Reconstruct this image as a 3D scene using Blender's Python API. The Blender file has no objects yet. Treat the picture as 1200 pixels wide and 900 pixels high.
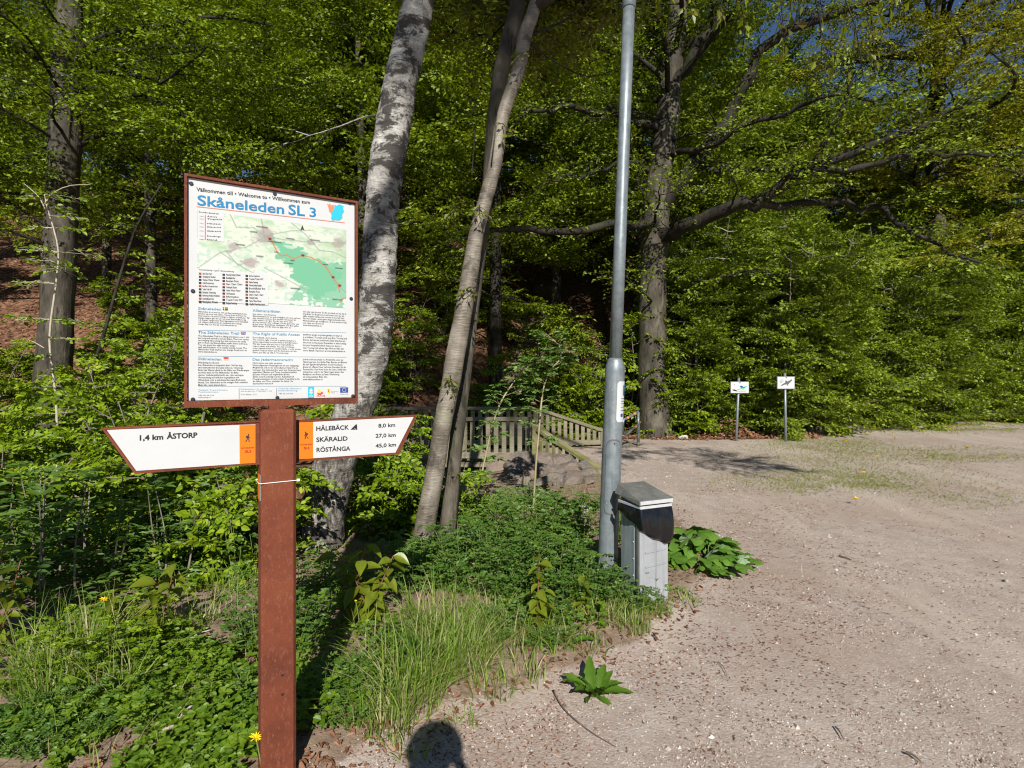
import bpy, math, random
import numpy as np
from mathutils import Vector, Matrix, Euler

random.seed(7)
SC = bpy.context.scene
COL = SC.collection

# ------------------------------------------------------------------ camera
CAM_H = 1.6
cam_data = bpy.data.cameras.new('camera')
cam = bpy.data.objects.new('camera', cam_data)
COL.objects.link(cam)
cam.location = (0, 0, CAM_H)
cam.rotation_euler = (math.radians(90), 0, 0)
cam_data.sensor_width = 36
cam_data.lens = 36 * 650 / 1200
cam_data.shift_y = -10 / 1200
cam_data.clip_start = 0.02
cam_data.clip_end = 3000
SC.camera = cam

# ------------------------------------------------------------------ sky, sun, exposure
SUN_EL, SUN_AZ = 33.0, 174.4
world = bpy.data.worlds.new('World')
SC.world = world
world.use_nodes = True
wn = world.node_tree
wn.nodes.clear()
w_out = wn.nodes.new('ShaderNodeOutputWorld')
w_bg = wn.nodes.new('ShaderNodeBackground')
w_sky = wn.nodes.new('ShaderNodeTexSky')
w_sky.sky_type = 'NISHITA'
w_sky.sun_disc = False
w_sky.sun_elevation = math.radians(SUN_EL)
w_sky.sun_rotation = math.radians(SUN_AZ)
w_sky.air_density = 1.0
w_sky.dust_density = 0.0
w_sky.ozone_density = 5.0
w_bg.inputs['Strength'].default_value = 0.05
wn.links.new(w_sky.outputs[0], w_bg.inputs[0])
wn.links.new(w_bg.outputs[0], w_out.inputs[0])

sun_data = bpy.data.lights.new('sun', 'SUN')
sun = bpy.data.objects.new('sun', sun_data)
COL.objects.link(sun)
sun_data.energy = 5.0
sun_data.angle = math.radians(0.53)
sun_data.color = (1.0, 0.955, 0.88)
_az, _el = math.radians(SUN_AZ), math.radians(SUN_EL)
TO_SUN = Vector((math.sin(_az) * math.cos(_el), math.cos(_az) * math.cos(_el), math.sin(_el)))
sun.rotation_euler = (-TO_SUN).to_track_quat('-Z', 'Y').to_euler()
sun.location = TO_SUN * 40

SC.view_settings.view_transform = 'Standard'
SC.view_settings.look = 'None'
SC.view_settings.gamma = 1.0
SC.view_settings.exposure = 0.4
SC.view_settings.use_curve_mapping = False
SC.render.engine = 'CYCLES'
SC.cycles.max_bounces = 6
SC.cycles.diffuse_bounces = 4
SC.cycles.glossy_bounces = 2
SC.cycles.transmission_bounces = 4
SC.cycles.transparent_max_bounces = 4
SC.cycles.caustics_reflective = False
SC.cycles.caustics_refractive = False
SC.cycles.use_denoising = True
SC.cycles.pixel_filter_type = 'BLACKMAN_HARRIS'
SC.cycles.filter_width = 1.15


# ------------------------------------------------------------------ helpers
def wpos(px, py, Y):
    """a point at depth Y seen towards a direction of view"""
    return np.array(((px - 600) / 650 * Y, Y, CAM_H + (440 - py) / 650 * Y))


def sm(a, b, x):
    t = np.clip((np.asarray(x, float) - a) / (b - a), 0, 1)
    return t * t * (3 - 2 * t)


def hsh(i, j, s):
    h = np.sin(i * 127.1 + j * 311.7 + s * 74.7) * 43758.5453
    return h - np.floor(h)


def vnoise(x, y, sc=1.0, s=0):
    x = np.asarray(x, float) * sc
    y = np.asarray(y, float) * sc
    i, j = np.floor(x), np.floor(y)
    u, v = x - i, y - j
    u, v = u * u * (3 - 2 * u), v * v * (3 - 2 * v)
    a, b = hsh(i, j, s), hsh(i + 1, j, s)
    c, d = hsh(i, j + 1, s), hsh(i + 1, j + 1, s)
    return (a * (1 - u) + b * u) * (1 - v) + (c * (1 - u) + d * u) * v


def fbm(x, y, sc=1.0, s=0, o=3):
    r, a, t = 0, 1.0, 0
    for k in range(o):
        r = r + a * vnoise(x, y, sc * 2 ** k, s + k * 3.1)
        t += a
        a *= .5
    return r / t


def link(o, parent=None):
    COL.objects.link(o)
    if parent is not None:
        o.parent = parent
    return o


def tag(o, label=None, cat=None, group=None, kind=None):
    if label:
        o['label'] = label
    if cat:
        o['category'] = cat
    if group:
        o['group'] = group
    if kind:
        o['kind'] = kind
    return o


def empty(name, loc=(0, 0, 0), rz=0.0):
    o = bpy.data.objects.new(name, None)
    o.empty_display_size = 0.1
    o.location = loc
    o.rotation_euler = (0, 0, rz)
    return link(o)


def thing(name, label, cat, loc=(0, 0, 0), rz=0.0, group=None):
    return tag(empty(name, loc, rz), label, cat, group)


def norm(a):
    a = np.asarray(a, float)
    return a / np.maximum(np.linalg.norm(a, axis=-1, keepdims=True), 1e-9)


def np_mesh(name, V, f3=None, f4=None, smooth=False, rnd=None, cols=None):
    me = bpy.data.meshes.new(name)
    V = np.asarray(V, np.float32)
    f3 = np.zeros((0, 3), np.int32) if f3 is None or len(f3) == 0 else np.asarray(f3, np.int32)
    f4 = np.zeros((0, 4), np.int32) if f4 is None or len(f4) == 0 else np.asarray(f4, np.int32)
    me.vertices.add(len(V))
    me.vertices.foreach_set('co', V.ravel())
    loops = np.concatenate([f3.ravel(), f4.ravel()])
    me.loops.add(len(loops))
    me.loops.foreach_set('vertex_index', loops)
    n = len(f3) + len(f4)
    st = np.concatenate([np.arange(len(f3)) * 3, len(f3) * 3 + np.arange(len(f4)) * 4]).astype(np.int32)
    me.polygons.add(n)
    me.polygons.foreach_set('loop_start', st)
    me.polygons.foreach_set('use_smooth', np.full(n, bool(smooth)))
    if rnd is not None:
        at = me.attributes.new('rnd', 'FLOAT', 'FACE')
        at.data.foreach_set('value', np.asarray(rnd, np.float32))
    if cols is not None:
        at = me.attributes.new('print', 'FLOAT_COLOR', 'POINT')
        at.data.foreach_set('color', np.asarray(cols, np.float32).ravel())
    me.update(calc_edges=True)
    return me


def catmull(P, n):
    P = np.asarray(P, float)
    Q = np.vstack([2 * P[0] - P[1], P, 2 * P[-1] - P[-2]])
    m = len(P) - 1
    ts = np.linspace(0, m, n)
    i = np.minimum(ts.astype(int), m - 1)
    t = (ts - i)[:, None]
    a, b, c, d = Q[i], Q[i + 1], Q[i + 2], Q[i + 3]
    return .5 * (2 * b + (c - a) * t + (2 * a - 5 * b + 4 * c - d) * t ** 2 + (3 * b - a - 3 * c + d) * t ** 3)


class G:
    """collects geometry of ONE part"""

    def __init__(self):
        self.v, self.f3, self.f4, self.n = [], [], [], 0
        self.r3, self.r4 = [], []

    def add(self, V, f3=None, f4=None, r3=None, r4=None):
        V = np.asarray(V, float).reshape(-1, 3)
        if f3 is not None and len(f3):
            f3 = np.asarray(f3).reshape(-1, 3)
            self.f3.append(f3 + self.n)
            self.r3.append(np.zeros(len(f3)) if r3 is None else r3)
        if f4 is not None and len(f4):
            f4 = np.asarray(f4).reshape(-1, 4)
            self.f4.append(f4 + self.n)
            self.r4.append(np.zeros(len(f4)) if r4 is None else r4)
        self.v.append(V)
        self.n += len(V)
        return self

    def tube(self, P, R, sides=6, cap=True, rough=0.0, seed=0, flake=0.0):
        P = np.asarray(P, float)
        n = len(P)
        R = np.broadcast_to(np.asarray(R, float), (n,))
        T = norm(np.gradient(P, axis=0))
        ref = np.array((0.0, 0, 1)) if abs(T[0][2]) < .9 else np.array((1.0, 0, 0))
        A = np.zeros_like(P)
        a = norm(np.cross(T[0], ref))
        for i in range(n):
            a = a - T[i] * a.dot(T[i])
            a = a / max(np.linalg.norm(a), 1e-9)
            A[i] = a
        B = np.cross(T, A)
        th = np.linspace(0, 2 * np.pi, sides, endpoint=False)
        RR = np.repeat(R[:, None], sides, 1)
        if rough:
            L = np.concatenate([[0], np.cumsum(np.linalg.norm(np.diff(P, axis=0), axis=1))])
            LL, TT = np.meshgrid(L, th, indexing='ij')
            w = np.cos(TT)
            q = np.sin(TT)
            RR = RR * (1 + rough * (fbm(LL * 2.2 + w * 1.1 + seed, q * 1.1 + seed, 1.0, seed) - .5) * 2
                       + rough * .6 * (vnoise(LL * 9 + w * 2.5, q * 2.5 + 9, 1.0, seed + 5) - .5))
            if flake:
                RR = RR + R.max() * flake * 6 * (np.maximum(0, fbm(LL * 16 + w * 1.5, q * 1.5 + seed, 1.0, seed + 2) - .5) + .6 * np.maximum(0, vnoise(LL * 45 + w * 2.2, q * 2.2 + seed, 1.0, seed + 7) - .55))
        V = P[:, None] + RR[:, :, None] * (np.cos(th)[None, :, None] * A[:, None] + np.sin(th)[None, :, None] * B[:, None])
        i, j = np.meshgrid(np.arange(n - 1), np.arange(sides), indexing='ij')
        k = (j + 1) % sides
        f4 = np.stack([i * sides + j, i * sides + k, (i + 1) * sides + k, (i + 1) * sides + j], -1).reshape(-1, 4)
        V = V.reshape(-1, 3)
        f3 = []
        if cap:
            V = np.vstack([V, P[0], P[-1]])
            c0, c1 = n * sides, n * sides + 1
            for j in range(sides):
                k = (j + 1) % sides
                f3.append((c0, k, j))
                f3.append((c1, (n - 1) * sides + j, (n - 1) * sides + k))
        return self.add(V, f3, f4)

    def box(self, c, s, rz=0.0, M=None, bevel=0.0):
        c, s = np.asarray(c, float), np.asarray(s, float) / 2
        if bevel <= 0:
            V = np.array([(x, y, z) for x in (-1, 1) for y in (-1, 1) for z in (-1, 1)], float) * s
            F = [(0, 1, 3, 2), (4, 6, 7, 5), (0, 4, 5, 1), (2, 3, 7, 6), (0, 2, 6, 4), (1, 5, 7, 3)]
        else:
            b = bevel
            V, F, idx = [], [], {}
            for sx in (-1, 1):
                for sy in (-1, 1):
                    for sz in (-1, 1):
                        for ax in range(3):
                            p = np.array((sx, sy, sz)) * (s - b)
                            p[ax] = (sx, sy, sz)[ax] * s[ax]
                            idx[(sx, sy, sz, ax)] = len(V)
                            V.append(p)
            V = np.array(V)
            f3 = []
            for ax in range(3):
                o = [k for k in range(3) if k != ax]
                for sg in (-1, 1):
                    q = []
                    for (p1, p2) in ((-1, -1), (1, -1), (1, 1), (-1, 1)):
                        k = [0, 0, 0]
                        k[ax], k[o[0]], k[o[1]] = sg, p1, p2
                        q.append(idx[(*k, ax)])
                    F.append(q)
            for ax in range(3):
                o = [k for k in range(3) if k != ax]
                for p1 in (-1, 1):
                    for p2 in (-1, 1):
                        q = []
                        for (sg, wh) in ((-1, o[0]), (1, o[0]), (1, o[1]), (-1, o[1])):
                            k = [0, 0, 0]
                            k[ax], k[o[0]], k[o[1]] = sg, p1, p2
                            q.append(idx[(*k, wh)])
                        F.append(q)
            for sx in (-1, 1):
                for sy in (-1, 1):
                    for sz in (-1, 1):
                        f3.append([idx[(sx, sy, sz, a)] for a in range(3)])
            V = self._rot(V, rz, M) + c
            return self.add(V, f3, F)
        V = self._rot(V, rz, M) + c
        return self.add(V, None, F)

    @staticmethod
    def _rot(V, rz, M):
        if M is not None:
            return V @ np.asarray(M).T
        if rz:
            cs, sn = math.cos(rz), math.sin(rz)
            return np.stack([V[:, 0] * cs - V[:, 1] * sn, V[:, 0] * sn + V[:, 1] * cs, V[:, 2]], 1)
        return V

    def prism(self, poly, y0, y1):
        """polygon in x-z, swept from y0 (front) to y1"""
        n = len(poly)
        V = [(x, y0, z) for x, z in poly] + [(x, y1, z) for x, z in poly]
        f3, f4 = [], []
        for i in range(n):
            j = (i + 1) % n
            f4.append((i, i + n, j + n, j))
        for i in range(1, n - 1):
            f3.append((0, i, i + 1))
            f3.append((n, n + i + 1, n + i))
        return self.add(V, f3, f4)

    def leaves(self, P, D, U, S, w=.6, shape='dia', rnd=None, curl=0.0):
        P, D, U = np.asarray(P, float), norm(D), np.asarray(U, float)
        S = np.broadcast_to(np.asarray(S, float), (len(P),))
        B = norm(np.cross(U, D))
        N = np.cross(D, B)
        if shape == 'dia':
            L = np.array([(0, 0, 0), (.42, .5, .07), (1, 0, -.06 - curl), (.42, -.5, .07)])
            F = np.array([(0, 2, 1), (0, 3, 2)])
        elif shape == 'ov':
            L = np.array([(0, 0, 0), (.28, .46, .09), (.68, .38, .06 - curl * .4), (1, 0, -.1 - curl), (.68, -.38, .06 - curl * .4), (.28, -.46, .09)])
            F = np.array([(0, 3, 2, 1), (0, 5, 4, 3)])
        else:  # long: lanceolate with a fold
            L = np.array([(0, 0, 0), (.25, .4, .08), (.6, .42, .06 - curl * .3), (.85, .2, 0 - curl * .7), (1, 0, -.08 - curl),
                          (.85, -.2, 0 - curl * .7), (.6, -.42, .06 - curl * .3), (.25, -.4, .08), (.5, 0, 0 - curl * .2)])
            F = None
        L = L * np.array((1, w, 1))
        V = P[:, None] + S[:, None, None] * (L[None, :, 0, None] * D[:, None] + L[None, :, 1, None] * B[:, None] + L[None, :, 2, None] * N[:, None])
        n = len(P)
        k = len(L)
        r = np.random.rand(n) if rnd is None else rnd
        off = (np.arange(n) * k)[:, None, None]
        if shape == 'dia':
            return self.add(V, (off + F).reshape(-1, 3), None, r3=np.repeat(r, 2))
        if shape == 'ov':
            return self.add(V, None, (off + F).reshape(-1, 4), r4=np.repeat(r, 2))
        F4 = np.array([(0, 8, 2, 1), (8, 4, 3, 2), (0, 7, 6, 8), (8, 6, 5, 4)])
        return self.add(V, None, (off + F4).reshape(-1, 4), r4=np.repeat(r, 4))

    def mesh(self, name, smooth=False):
        V = np.concatenate(self.v) if self.v else np.zeros((0, 3))
        f3 = np.concatenate(self.f3) if self.f3 else None
        f4 = np.concatenate(self.f4) if self.f4 else None
        r = np.concatenate(self.r3 + self.r4) if (self.r3 or self.r4) else None
        return np_mesh(name, V, f3, f4, smooth, r)

    def obj(self, name, mat, parent=None, smooth=False):
        me = self.mesh(name, smooth)
        me.materials.append(mat)
        return link(bpy.data.objects.new(name, me), parent)


def copy_tree(o, parent=None):
    c = o.copy()
    link(c, parent)
    for ch in list(o.children):
        copy_tree(ch, c)
    return c


# ------------------------------------------------------------------ materials
class N:
    def __init__(self, name):
        self.m = bpy.data.materials.new(name)
        self.m.use_nodes = True
        self.t = self.m.node_tree
        self.t.nodes.clear()
        self.out = self.t.nodes.new('ShaderNodeOutputMaterial')

    def n(self, typ, **k):
        nd = self.t.nodes.new('ShaderNode' + typ)
        for a, b in k.items():
            if a.startswith('i_'):
                key = a[2:]
                key = int(key) if key.isdigit() else key.replace('_', ' ')
                self.put(nd.inputs[key], b)
            else:
                setattr(nd, a, b)
        return nd

    def put(self, sock, v):
        if hasattr(v, 'is_linked'):
            self.t.links.new(v, sock)
        elif hasattr(v, 'outputs'):
            self.t.links.new(v.outputs[0], sock)
        else:
            if isinstance(v, tuple) and len(v) == 3 and sock.type == 'RGBA':
                v = (*v, 1)
            sock.default_value = v

    def coord(self, which='Object', scale=None, rot=None):
        c = self.n('TexCoord').outputs[which]
        if scale is None:
            return c
        mp = self.n('Mapping')
        mp.inputs['Scale'].default_value = scale
        self.put(mp.inputs['Vector'], c)
        return mp.outputs[0]

    def noise(self, vec, sc, det=4, rough=.55, dist=0.0):
        x = self.n('TexNoise')
        self.put(x.inputs['Vector'], vec)
        x.inputs['Scale'].default_value = sc
        x.inputs['Detail'].default_value = det
        x.inputs['Roughness'].default_value = rough
        x.inputs['Distortion'].default_value = dist
        return x.outputs['Fac']

    def ramp(self, fac, stops, interp='LINEAR'):
        r = self.n('ValToRGB')
        r.color_ramp.interpolation = interp
        e = r.color_ramp.elements
        while len(e) < len(stops):
            e.new(.5)
        for q, (p, c) in zip(e, stops):
            q.position = p
            if not isinstance(c, tuple):
                c = (c, c, c)
            q.color = (*c, 1)
        self.put(r.inputs[0], fac)
        return r.outputs[0]

    def mix(self, fac, a, b, mode='MIX'):
        x = self.n('MixRGB', blend_type=mode)
        self.put(x.inputs[0], fac)
        self.put(x.inputs[1], a)
        self.put(x.inputs[2], b)
        return x.outputs[0]

    def math(self, op, a, b=0.0):
        x = self.n('Math', operation=op)
        self.put(x.inputs[0], a)
        self.put(x.inputs[1], b)
        return x.outputs[0]

    def bump(self, h, strength=.5, dist=.01):
        b = self.n('Bump')
        b.inputs['Strength'].default_value = strength
        b.inputs['Distance'].default_value = dist
        self.put(b.inputs['Height'], h)
        return b.outputs[0]

    def attr(self, name, out='Fac'):
        a = self.n('Attribute')
        a.attribute_name = name
        return a.outputs[out]

    def principled(self, col, rough=.7, metal=0.0, normal=None, spec=.4):
        p = self.n('BsdfPrincipled')
        self.put(p.inputs['Base Color'], col)
        self.put(p.inputs['Roughness'], rough)
        self.put(p.inputs['Metallic'], metal)
        self.put(p.inputs['Specular IOR Level'], spec)
        if normal is not None:
            self.put(p.inputs['Normal'], normal)
        self.t.links.new(p.outputs[0], self.out.inputs[0])
        return p


def leaf_mat(name, stops, trans=.35, rough=.45, spec=.35, tcol=(1.3, 1.25, .5)):
    m = N(name)
    r = m.attr('rnd')
    info = m.n('ObjectInfo')
    f = m.math('ADD', m.math('MULTIPLY', r, .8), m.math('MULTIPLY', info.outputs['Random'], .2))
    c = m.ramp(f, stops)
    p = m.principled(c, rough, 0, None, spec)
    t = m.n('BsdfTranslucent')
    m.put(t.inputs[0], m.mix(1.0, c, tcol, 'MULTIPLY'))
    mx = m.n('MixShader')
    mx.inputs[0].default_value = trans
    m.t.links.new(p.outputs[0], mx.inputs[1])
    m.t.links.new(t.outputs[0], mx.inputs[2])
    m.t.links.new(mx.outputs[0], m.out.inputs[0])
    return m.m


def plain(name, col, rough=.6, metal=0.0, spec=.4, var=.12, sc=8.0, bump=0.0, bsc=40.0):
    m = N(name)
    v = m.coord()
    f = m.noise(v, sc, 5, .6)
    d = tuple(x * (1 - var) for x in col)
    e = tuple(min(1, x * (1 + var)) for x in col)
    c = m.ramp(f, [(.3, d), (.7, e)])
    nb = m.bump(m.noise(v, bsc, 4), bump, .004) if bump else None
    m.principled(c, rough, metal, nb, spec)
    return m.m


M = {}
# foliage
M['beech'] = leaf_mat('beech_leaf', [(0, (0.047, 0.078, 0.0026)), (.4, (0.156, 0.236, 0.0077)), (.75, (0.247, 0.335, 0.0121)), (1, (0.377, 0.446, 0.0275))], .34)
M['forest'] = leaf_mat('forest_leaf', [(0, (0.039, 0.063, 0.0033)), (.45, (0.137, 0.198, 0.0077)), (.8, (0.221, 0.291, 0.0121)), (1, (0.338, 0.384, 0.0242))], .34)
M['hedge'] = leaf_mat('hedge_leaf', [(0, (0.047, 0.071, 0.0046)), (.4, (0.156, 0.223, 0.0121)), (.8, (0.247, 0.329, 0.0220)), (1, (0.377, 0.434, 0.0495))], .33)
M['yellow_green'] = leaf_mat('oak_leaf', [(0, (0.067, 0.074, 0.0033)), (.5, (0.215, 0.229, 0.0088)), (1, (0.377, 0.360, 0.0220))], .33)
M['birch_leaf'] = leaf_mat('birch_leaf', [(0, (0.047, 0.082, 0.0053)), (.6, (0.169, 0.248, 0.0132)), (1, (0.273, 0.347, 0.0220))], .33)
M['shrub'] = leaf_mat('shrub_leaf', [(0, (0.055, 0.100, 0.0040)), (.5, (0.189, 0.291, 0.0099)), (.85, (0.280, 0.384, 0.0176)), (1, (0.390, 0.460, 0.0385))], .33)
M['elder'] = leaf_mat('elder_leaf', [(0, (.045, .1, .014)), (.5, (.085, .165, .022)), (1, (.14, .23, .04))], .3, .5)
M['rose'] = leaf_mat('rose_leaf', [(0, (.045, .105, .016)), (.5, (.09, .175, .024)), (1, (.16, .26, .045))], .32)
M['rose_light'] = leaf_mat('rose_shoot_leaf', [(0, (.08, .17, .035)), (.5, (.14, .25, .05)), (1, (.22, .33, .1))], .35)
M['ground_leaf'] = leaf_mat('ground_cover_leaf', [(0, (.055, .12, .008)), (.4, (.11, .2, .012)), (.8, (.18, .28, .02)), (.95, (.25, .34, .04)), (1, (.33, .3, .08))], .35)
M['grass'] = leaf_mat('grass_blade', [(0, (.09, .17, .02)), (.45, (.18, .29, .035)), (.7, (.28, .38, .07)), (.8, (.4, .37, .17)), (1, (.5, .42, .25))], .35, .45)
M['short_grass'] = leaf_mat('short_grass_blade', [(0, (.11, .15, .015)), (.5, (.2, .24, .03)), (.85, (.28, .3, .06)), (1, (.42, .36, .17))], .3)
M['cherry_leaf'] = leaf_mat('cherry_leaf', [(0, (.13, .09, .02)), (.3, (.13, .16, .015)), (.6, (.2, .25, .018)), (1, (.3, .32, .03))], .4, .35, .45)
M['butterbur'] = leaf_mat('butterbur_leaf', [(0, (.07, .155, .02)), (.5, (.1, .21, .025)), (1, (.15, .27, .04))], .3, .5)
M['butterbur_under'] = plain('butterbur_underside', (.24, .33, .19), .7, var=.12)
M['dock'] = leaf_mat('dock_leaf', [(0, (.06, .13, .012)), (1, (.11, .21, .02))], .3, .55, .2)
M['litter'] = leaf_mat('dead_leaf', [(0, (.08, .032, .015)), (.5, (.19, .085, .045)), (.85, (.3, .16, .095)), (1, (.42, .3, .2))], .1, .7, .2, (1, .8, .6))
M['petal'] = plain('dandelion_petal', (.88, .66, .01), .6, var=.1)


def bark_birch():
    m = N('birch_bark')
    v = m.coord()
    z = m.n('SeparateXYZ')
    m.put(z.inputs[0], v)
    base = m.ramp(m.noise(m.coord('Object', (1, 1, 1.6)), 4.5, 7, .72, .4), [(.28, (.1, .09, .078)), (.42, (.27, .255, .23)), (.56, (.46, .44, .41)), (.75, (.62, .61, .57))])
    vh = m.coord('Object', (5, 5, 34))
    lent = m.noise(vh, 1.0, 6, .75, .4)
    c = m.mix(m.ramp(lent, [(.55, 0.0), (.63, .7)]), base, (.15, .13, .115))
    c = m.mix(m.ramp(lent, [(.3, .55), (.42, 0.0)]), c, (.72, .7, .67))
    vh2 = m.coord('Object', (2.2, 2.2, 3.6))
    big = m.noise(vh2, 1.5, 9, .8, .35)
    c = m.mix(m.ramp(big, [(.48, 0.0), (.53, .93)]), c, (.04, .034, .03))
    # rough plates low on the stem
    vv = m.coord('Object', (14, 14, 6))
    plate = m.noise(vv, 1.2, 5, .6, 1.2)
    low = m.ramp(m.math('ADD', z.outputs[2], m.math('MULTIPLY', plate, .8)), [(.0, 1.0), (1.0, 1.0)])
    lowm = m.n('MapRange')
    m.put(lowm.inputs[0], z.outputs[2])
    lowm.inputs[1].default_value = .4
    lowm.inputs[2].default_value = 1.9
    lowm.inputs[3].default_value = .9
    lowm.inputs[4].default_value = 0
    rough_c = m.ramp(plate, [(.36, (.025, .02, .017)), (.47, (.13, .11, .09)), (.58, (.3, .27, .23)), (.7, (.55, .52, .47))])
    c = m.mix(lowm.outputs[0], c, rough_c)
    h = m.math('ADD', m.math('MULTIPLY', lent, .5), m.math('MULTIPLY', plate, m.math('ADD', lowm.outputs[0], .25)))
    m.principled(c, .75, 0, m.bump(h, 1.0, .05), .25)
    return m.m


def bark_cherry():
    m = N('cherry_bark')
    v = m.coord()
    c = m.ramp(m.noise(v, 4, 5), [(.25, (.06, .048, .035)), (.45, (.145, .122, .095)), (.62, (.235, .205, .165)), (.8, (.34, .31, .26))])
    vh = m.coord('Object', (9, 9, 85))
    band = m.noise(vh, 1.0, 4, .6, .2)
    c = m.mix(m.ramp(band, [(.54, 0.0), (.68, .6)]), c, (.33, .28, .22))
    c = m.mix(m.ramp(band, [(.3, .7), (.42, 0.0)]), c, (.07, .052, .04))
    patch = m.noise(v, 3.2, 8, .75, .3)
    c = m.mix(m.ramp(patch, [(.54, 0.0), (.6, .75)]), c, (.05, .042, .032))
    c = m.mix(m.ramp(patch, [(.34, .5), (.42, 0.0)]), c, (.3, .3, .2))
    m.principled(c, .5, 0, m.bump(m.math('ADD', band, patch), .6, .012), .4)
    return m.m


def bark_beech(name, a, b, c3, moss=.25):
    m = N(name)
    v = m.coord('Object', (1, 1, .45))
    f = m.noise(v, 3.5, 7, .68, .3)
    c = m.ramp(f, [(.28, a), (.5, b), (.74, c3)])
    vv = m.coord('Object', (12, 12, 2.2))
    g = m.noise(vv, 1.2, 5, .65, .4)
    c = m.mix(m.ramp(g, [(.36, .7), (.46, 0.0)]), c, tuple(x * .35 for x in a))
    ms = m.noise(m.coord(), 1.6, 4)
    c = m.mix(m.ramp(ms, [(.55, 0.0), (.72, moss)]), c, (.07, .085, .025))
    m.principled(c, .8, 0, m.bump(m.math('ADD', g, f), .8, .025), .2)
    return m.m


M['birch_bark'] = bark_birch()
M['cherry_bark'] = bark_cherry()
M['beech_bark'] = bark_beech('beech_bark', (.028, .024, .018), (.07, .06, .046), (.17, .15, .115))  # tone and mottles darkened to stand in for shade on the upper trunk
M['dark_shaded_bark'] = bark_beech('dark_shaded_bark', (.014, .012, .01), (.03, .026, .02), (.06, .052, .04))  # limb bark darkened further, shade put into its colour
M['sap_bark'] = bark_beech('sapling_bark', (.1, .085, .065), (.2, .175, .14), (.33, .3, .25), .1)
M['red_stem'] = plain('red_stem', (.2, .075, .05), .5, var=.3)
M['green_stem'] = plain('green_stem', (.16, .22, .06), .5, var=.2)
M['cane'] = plain('rose_cane', (.3, .26, .14), .6, var=.25)
M['twig'] = plain('dry_twig', (.16, .115, .085), .8, var=.35, sc=20)
M['pale_twig'] = plain('bleached_wood', (.42, .36, .28), .8, var=.2, sc=30)


def rust():
    m = N('rusted_steel')
    v = m.coord()
    c = m.ramp(m.noise(v, 3, 6, .65), [(.3, (.08, .021, .01)), (.5, (.15, .038, .017)), (.75, (.225, .064, .027))])
    sp = m.noise(m.coord('Object', (1, 1, .35)), 130, 5, .7)
    c = m.mix(m.ramp(sp, [(.54, 0.0), (.68, .6)]), c, (.24, .105, .07))
    sp2 = m.noise(v, 160, 3, .6)
    c = m.mix(m.ramp(sp2, [(.3, .6), (.42, 0.0)]), c, (.04, .012, .008))
    m.principled(c, .78, .0, m.bump(sp2, .35, .002), .3)
    return m.m


M['rust'] = rust()
M['enamel'] = plain('white_sign_enamel', (.52, .53, .535), .55, var=.04, sc=5, spec=.12)
M['orange'] = plain('orange_enamel', (.75, .17, .004), .5, var=.03)
M['ink'] = plain('black_print', (.02, .02, .022), .5, var=.1)
M['ink_grey'] = plain('grey_print', (.1, .1, .105), .5, var=.1)
M['ink_blue'] = plain('blue_print', (.012, .17, .36), .5, var=.05)
M['ink_lightblue'] = plain('light_blue_print', (.1, .28, .44), .5, var=.05)
M['ink_line'] = plain('terracotta_print', (.55, .2, .13), .5, var=.05)
M['ink_red'] = plain('red_print', (.7, .06, .04), .5, var=.05)
M['ink_coral'] = plain('coral_print', (.85, .2, .11), .5, var=.05)
M['ink_cyan'] = plain('cyan_print', (.02, .42, .6), .5, var=.05)
M['ink_navy'] = plain('navy_print', (.02, .06, .3), .5, var=.05)
M['ink_yellow'] = plain('yellow_print', (.85, .6, .05), .5, var=.05)
M['ink_darkred'] = plain('dark_red_print', (.33, .035, .01), .5, var=.05)
M['ink_green'] = plain('green_print', (.1, .45, .22), .5, var=.1)
M['bolt'] = plain('dark_bolt', (.09, .1, .13), .3, .8, var=.2)
M['white_plastic'] = plain('white_plastic', (.75, .75, .75), .4, var=.03)


def galv(name, a, b, sc, streak=True, rough=.45, metal=.35):
    m = N(name)
    v = m.coord()
    f = m.noise(v, sc, 6, .65)
    c = m.ramp(f, [(.3, a), (.7, b)])
    if streak:
        s = m.noise(m.coord('Object', (18, 18, .7)), 1.6, 5, .6)
        c = m.mix(m.ramp(s, [(.52, 0.0), (.72, .55)]), c, tuple(x * .45 for x in a))
    d = m.noise(m.coord(), 60, 4, .6)
    c = m.mix(m.ramp(d, [(.62, 0.0), (.75, .3)]), c, (.75, .77, .78))
    m.principled(c, rough, metal, m.bump(f, .1, .004), .5)
    return m.m


M['galv'] = galv('galvanised_steel', (.15, .175, .19), (.26, .295, .315), 14)
M['galv_light'] = galv('galvanised_sheet', (.36, .375, .4), (.46, .48, .51), 6)
M['galv_blue'] = galv('galvanised_bluish_sheet', (.26, .31, .33), (.36, .41, .43), 5, rough=.4)
M['lid'] = galv('weathered_lid', (.16, .16, .15), (.26, .26, .245), 7)
M['alu'] = galv('aluminium_trim', (.55, .57, .59), (.68, .7, .72), 20, False)


def bag():
    m = N('black_plastic_bag')
    v = m.coord()
    h = m.noise(m.coord('Object', (1, 1, .4)), 16, 2, .5, .8)
    m.principled((.006, .006, .008), .16, 0, m.bump(h, .45, .02), .6)
    return m.m


M['bag'] = bag()


def wood(name, a, b, moss):
    m = N(name)
    v = m.coord('Object', (9, 9, 9))
    info = m.n('ObjectInfo')
    f = m.noise(m.coord('Object', (3, 30, 30)), 1.0, 5, .6, .4)
    c = m.ramp(f, [(.3, a), (.7, b)])
    c = m.mix(m.math('MULTIPLY', info.outputs['Random'], .35), c, tuple(x * .55 for x in a))
    g = m.noise(m.coord(), 3.5, 5, .65)
    c = m.mix(m.ramp(g, [(.42, 0.0), (.62, moss)]), c, (.13, .145, .03))
    m.principled(c, .85, 0, m.bump(f, .4, .006), .2)
    return m.m


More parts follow.
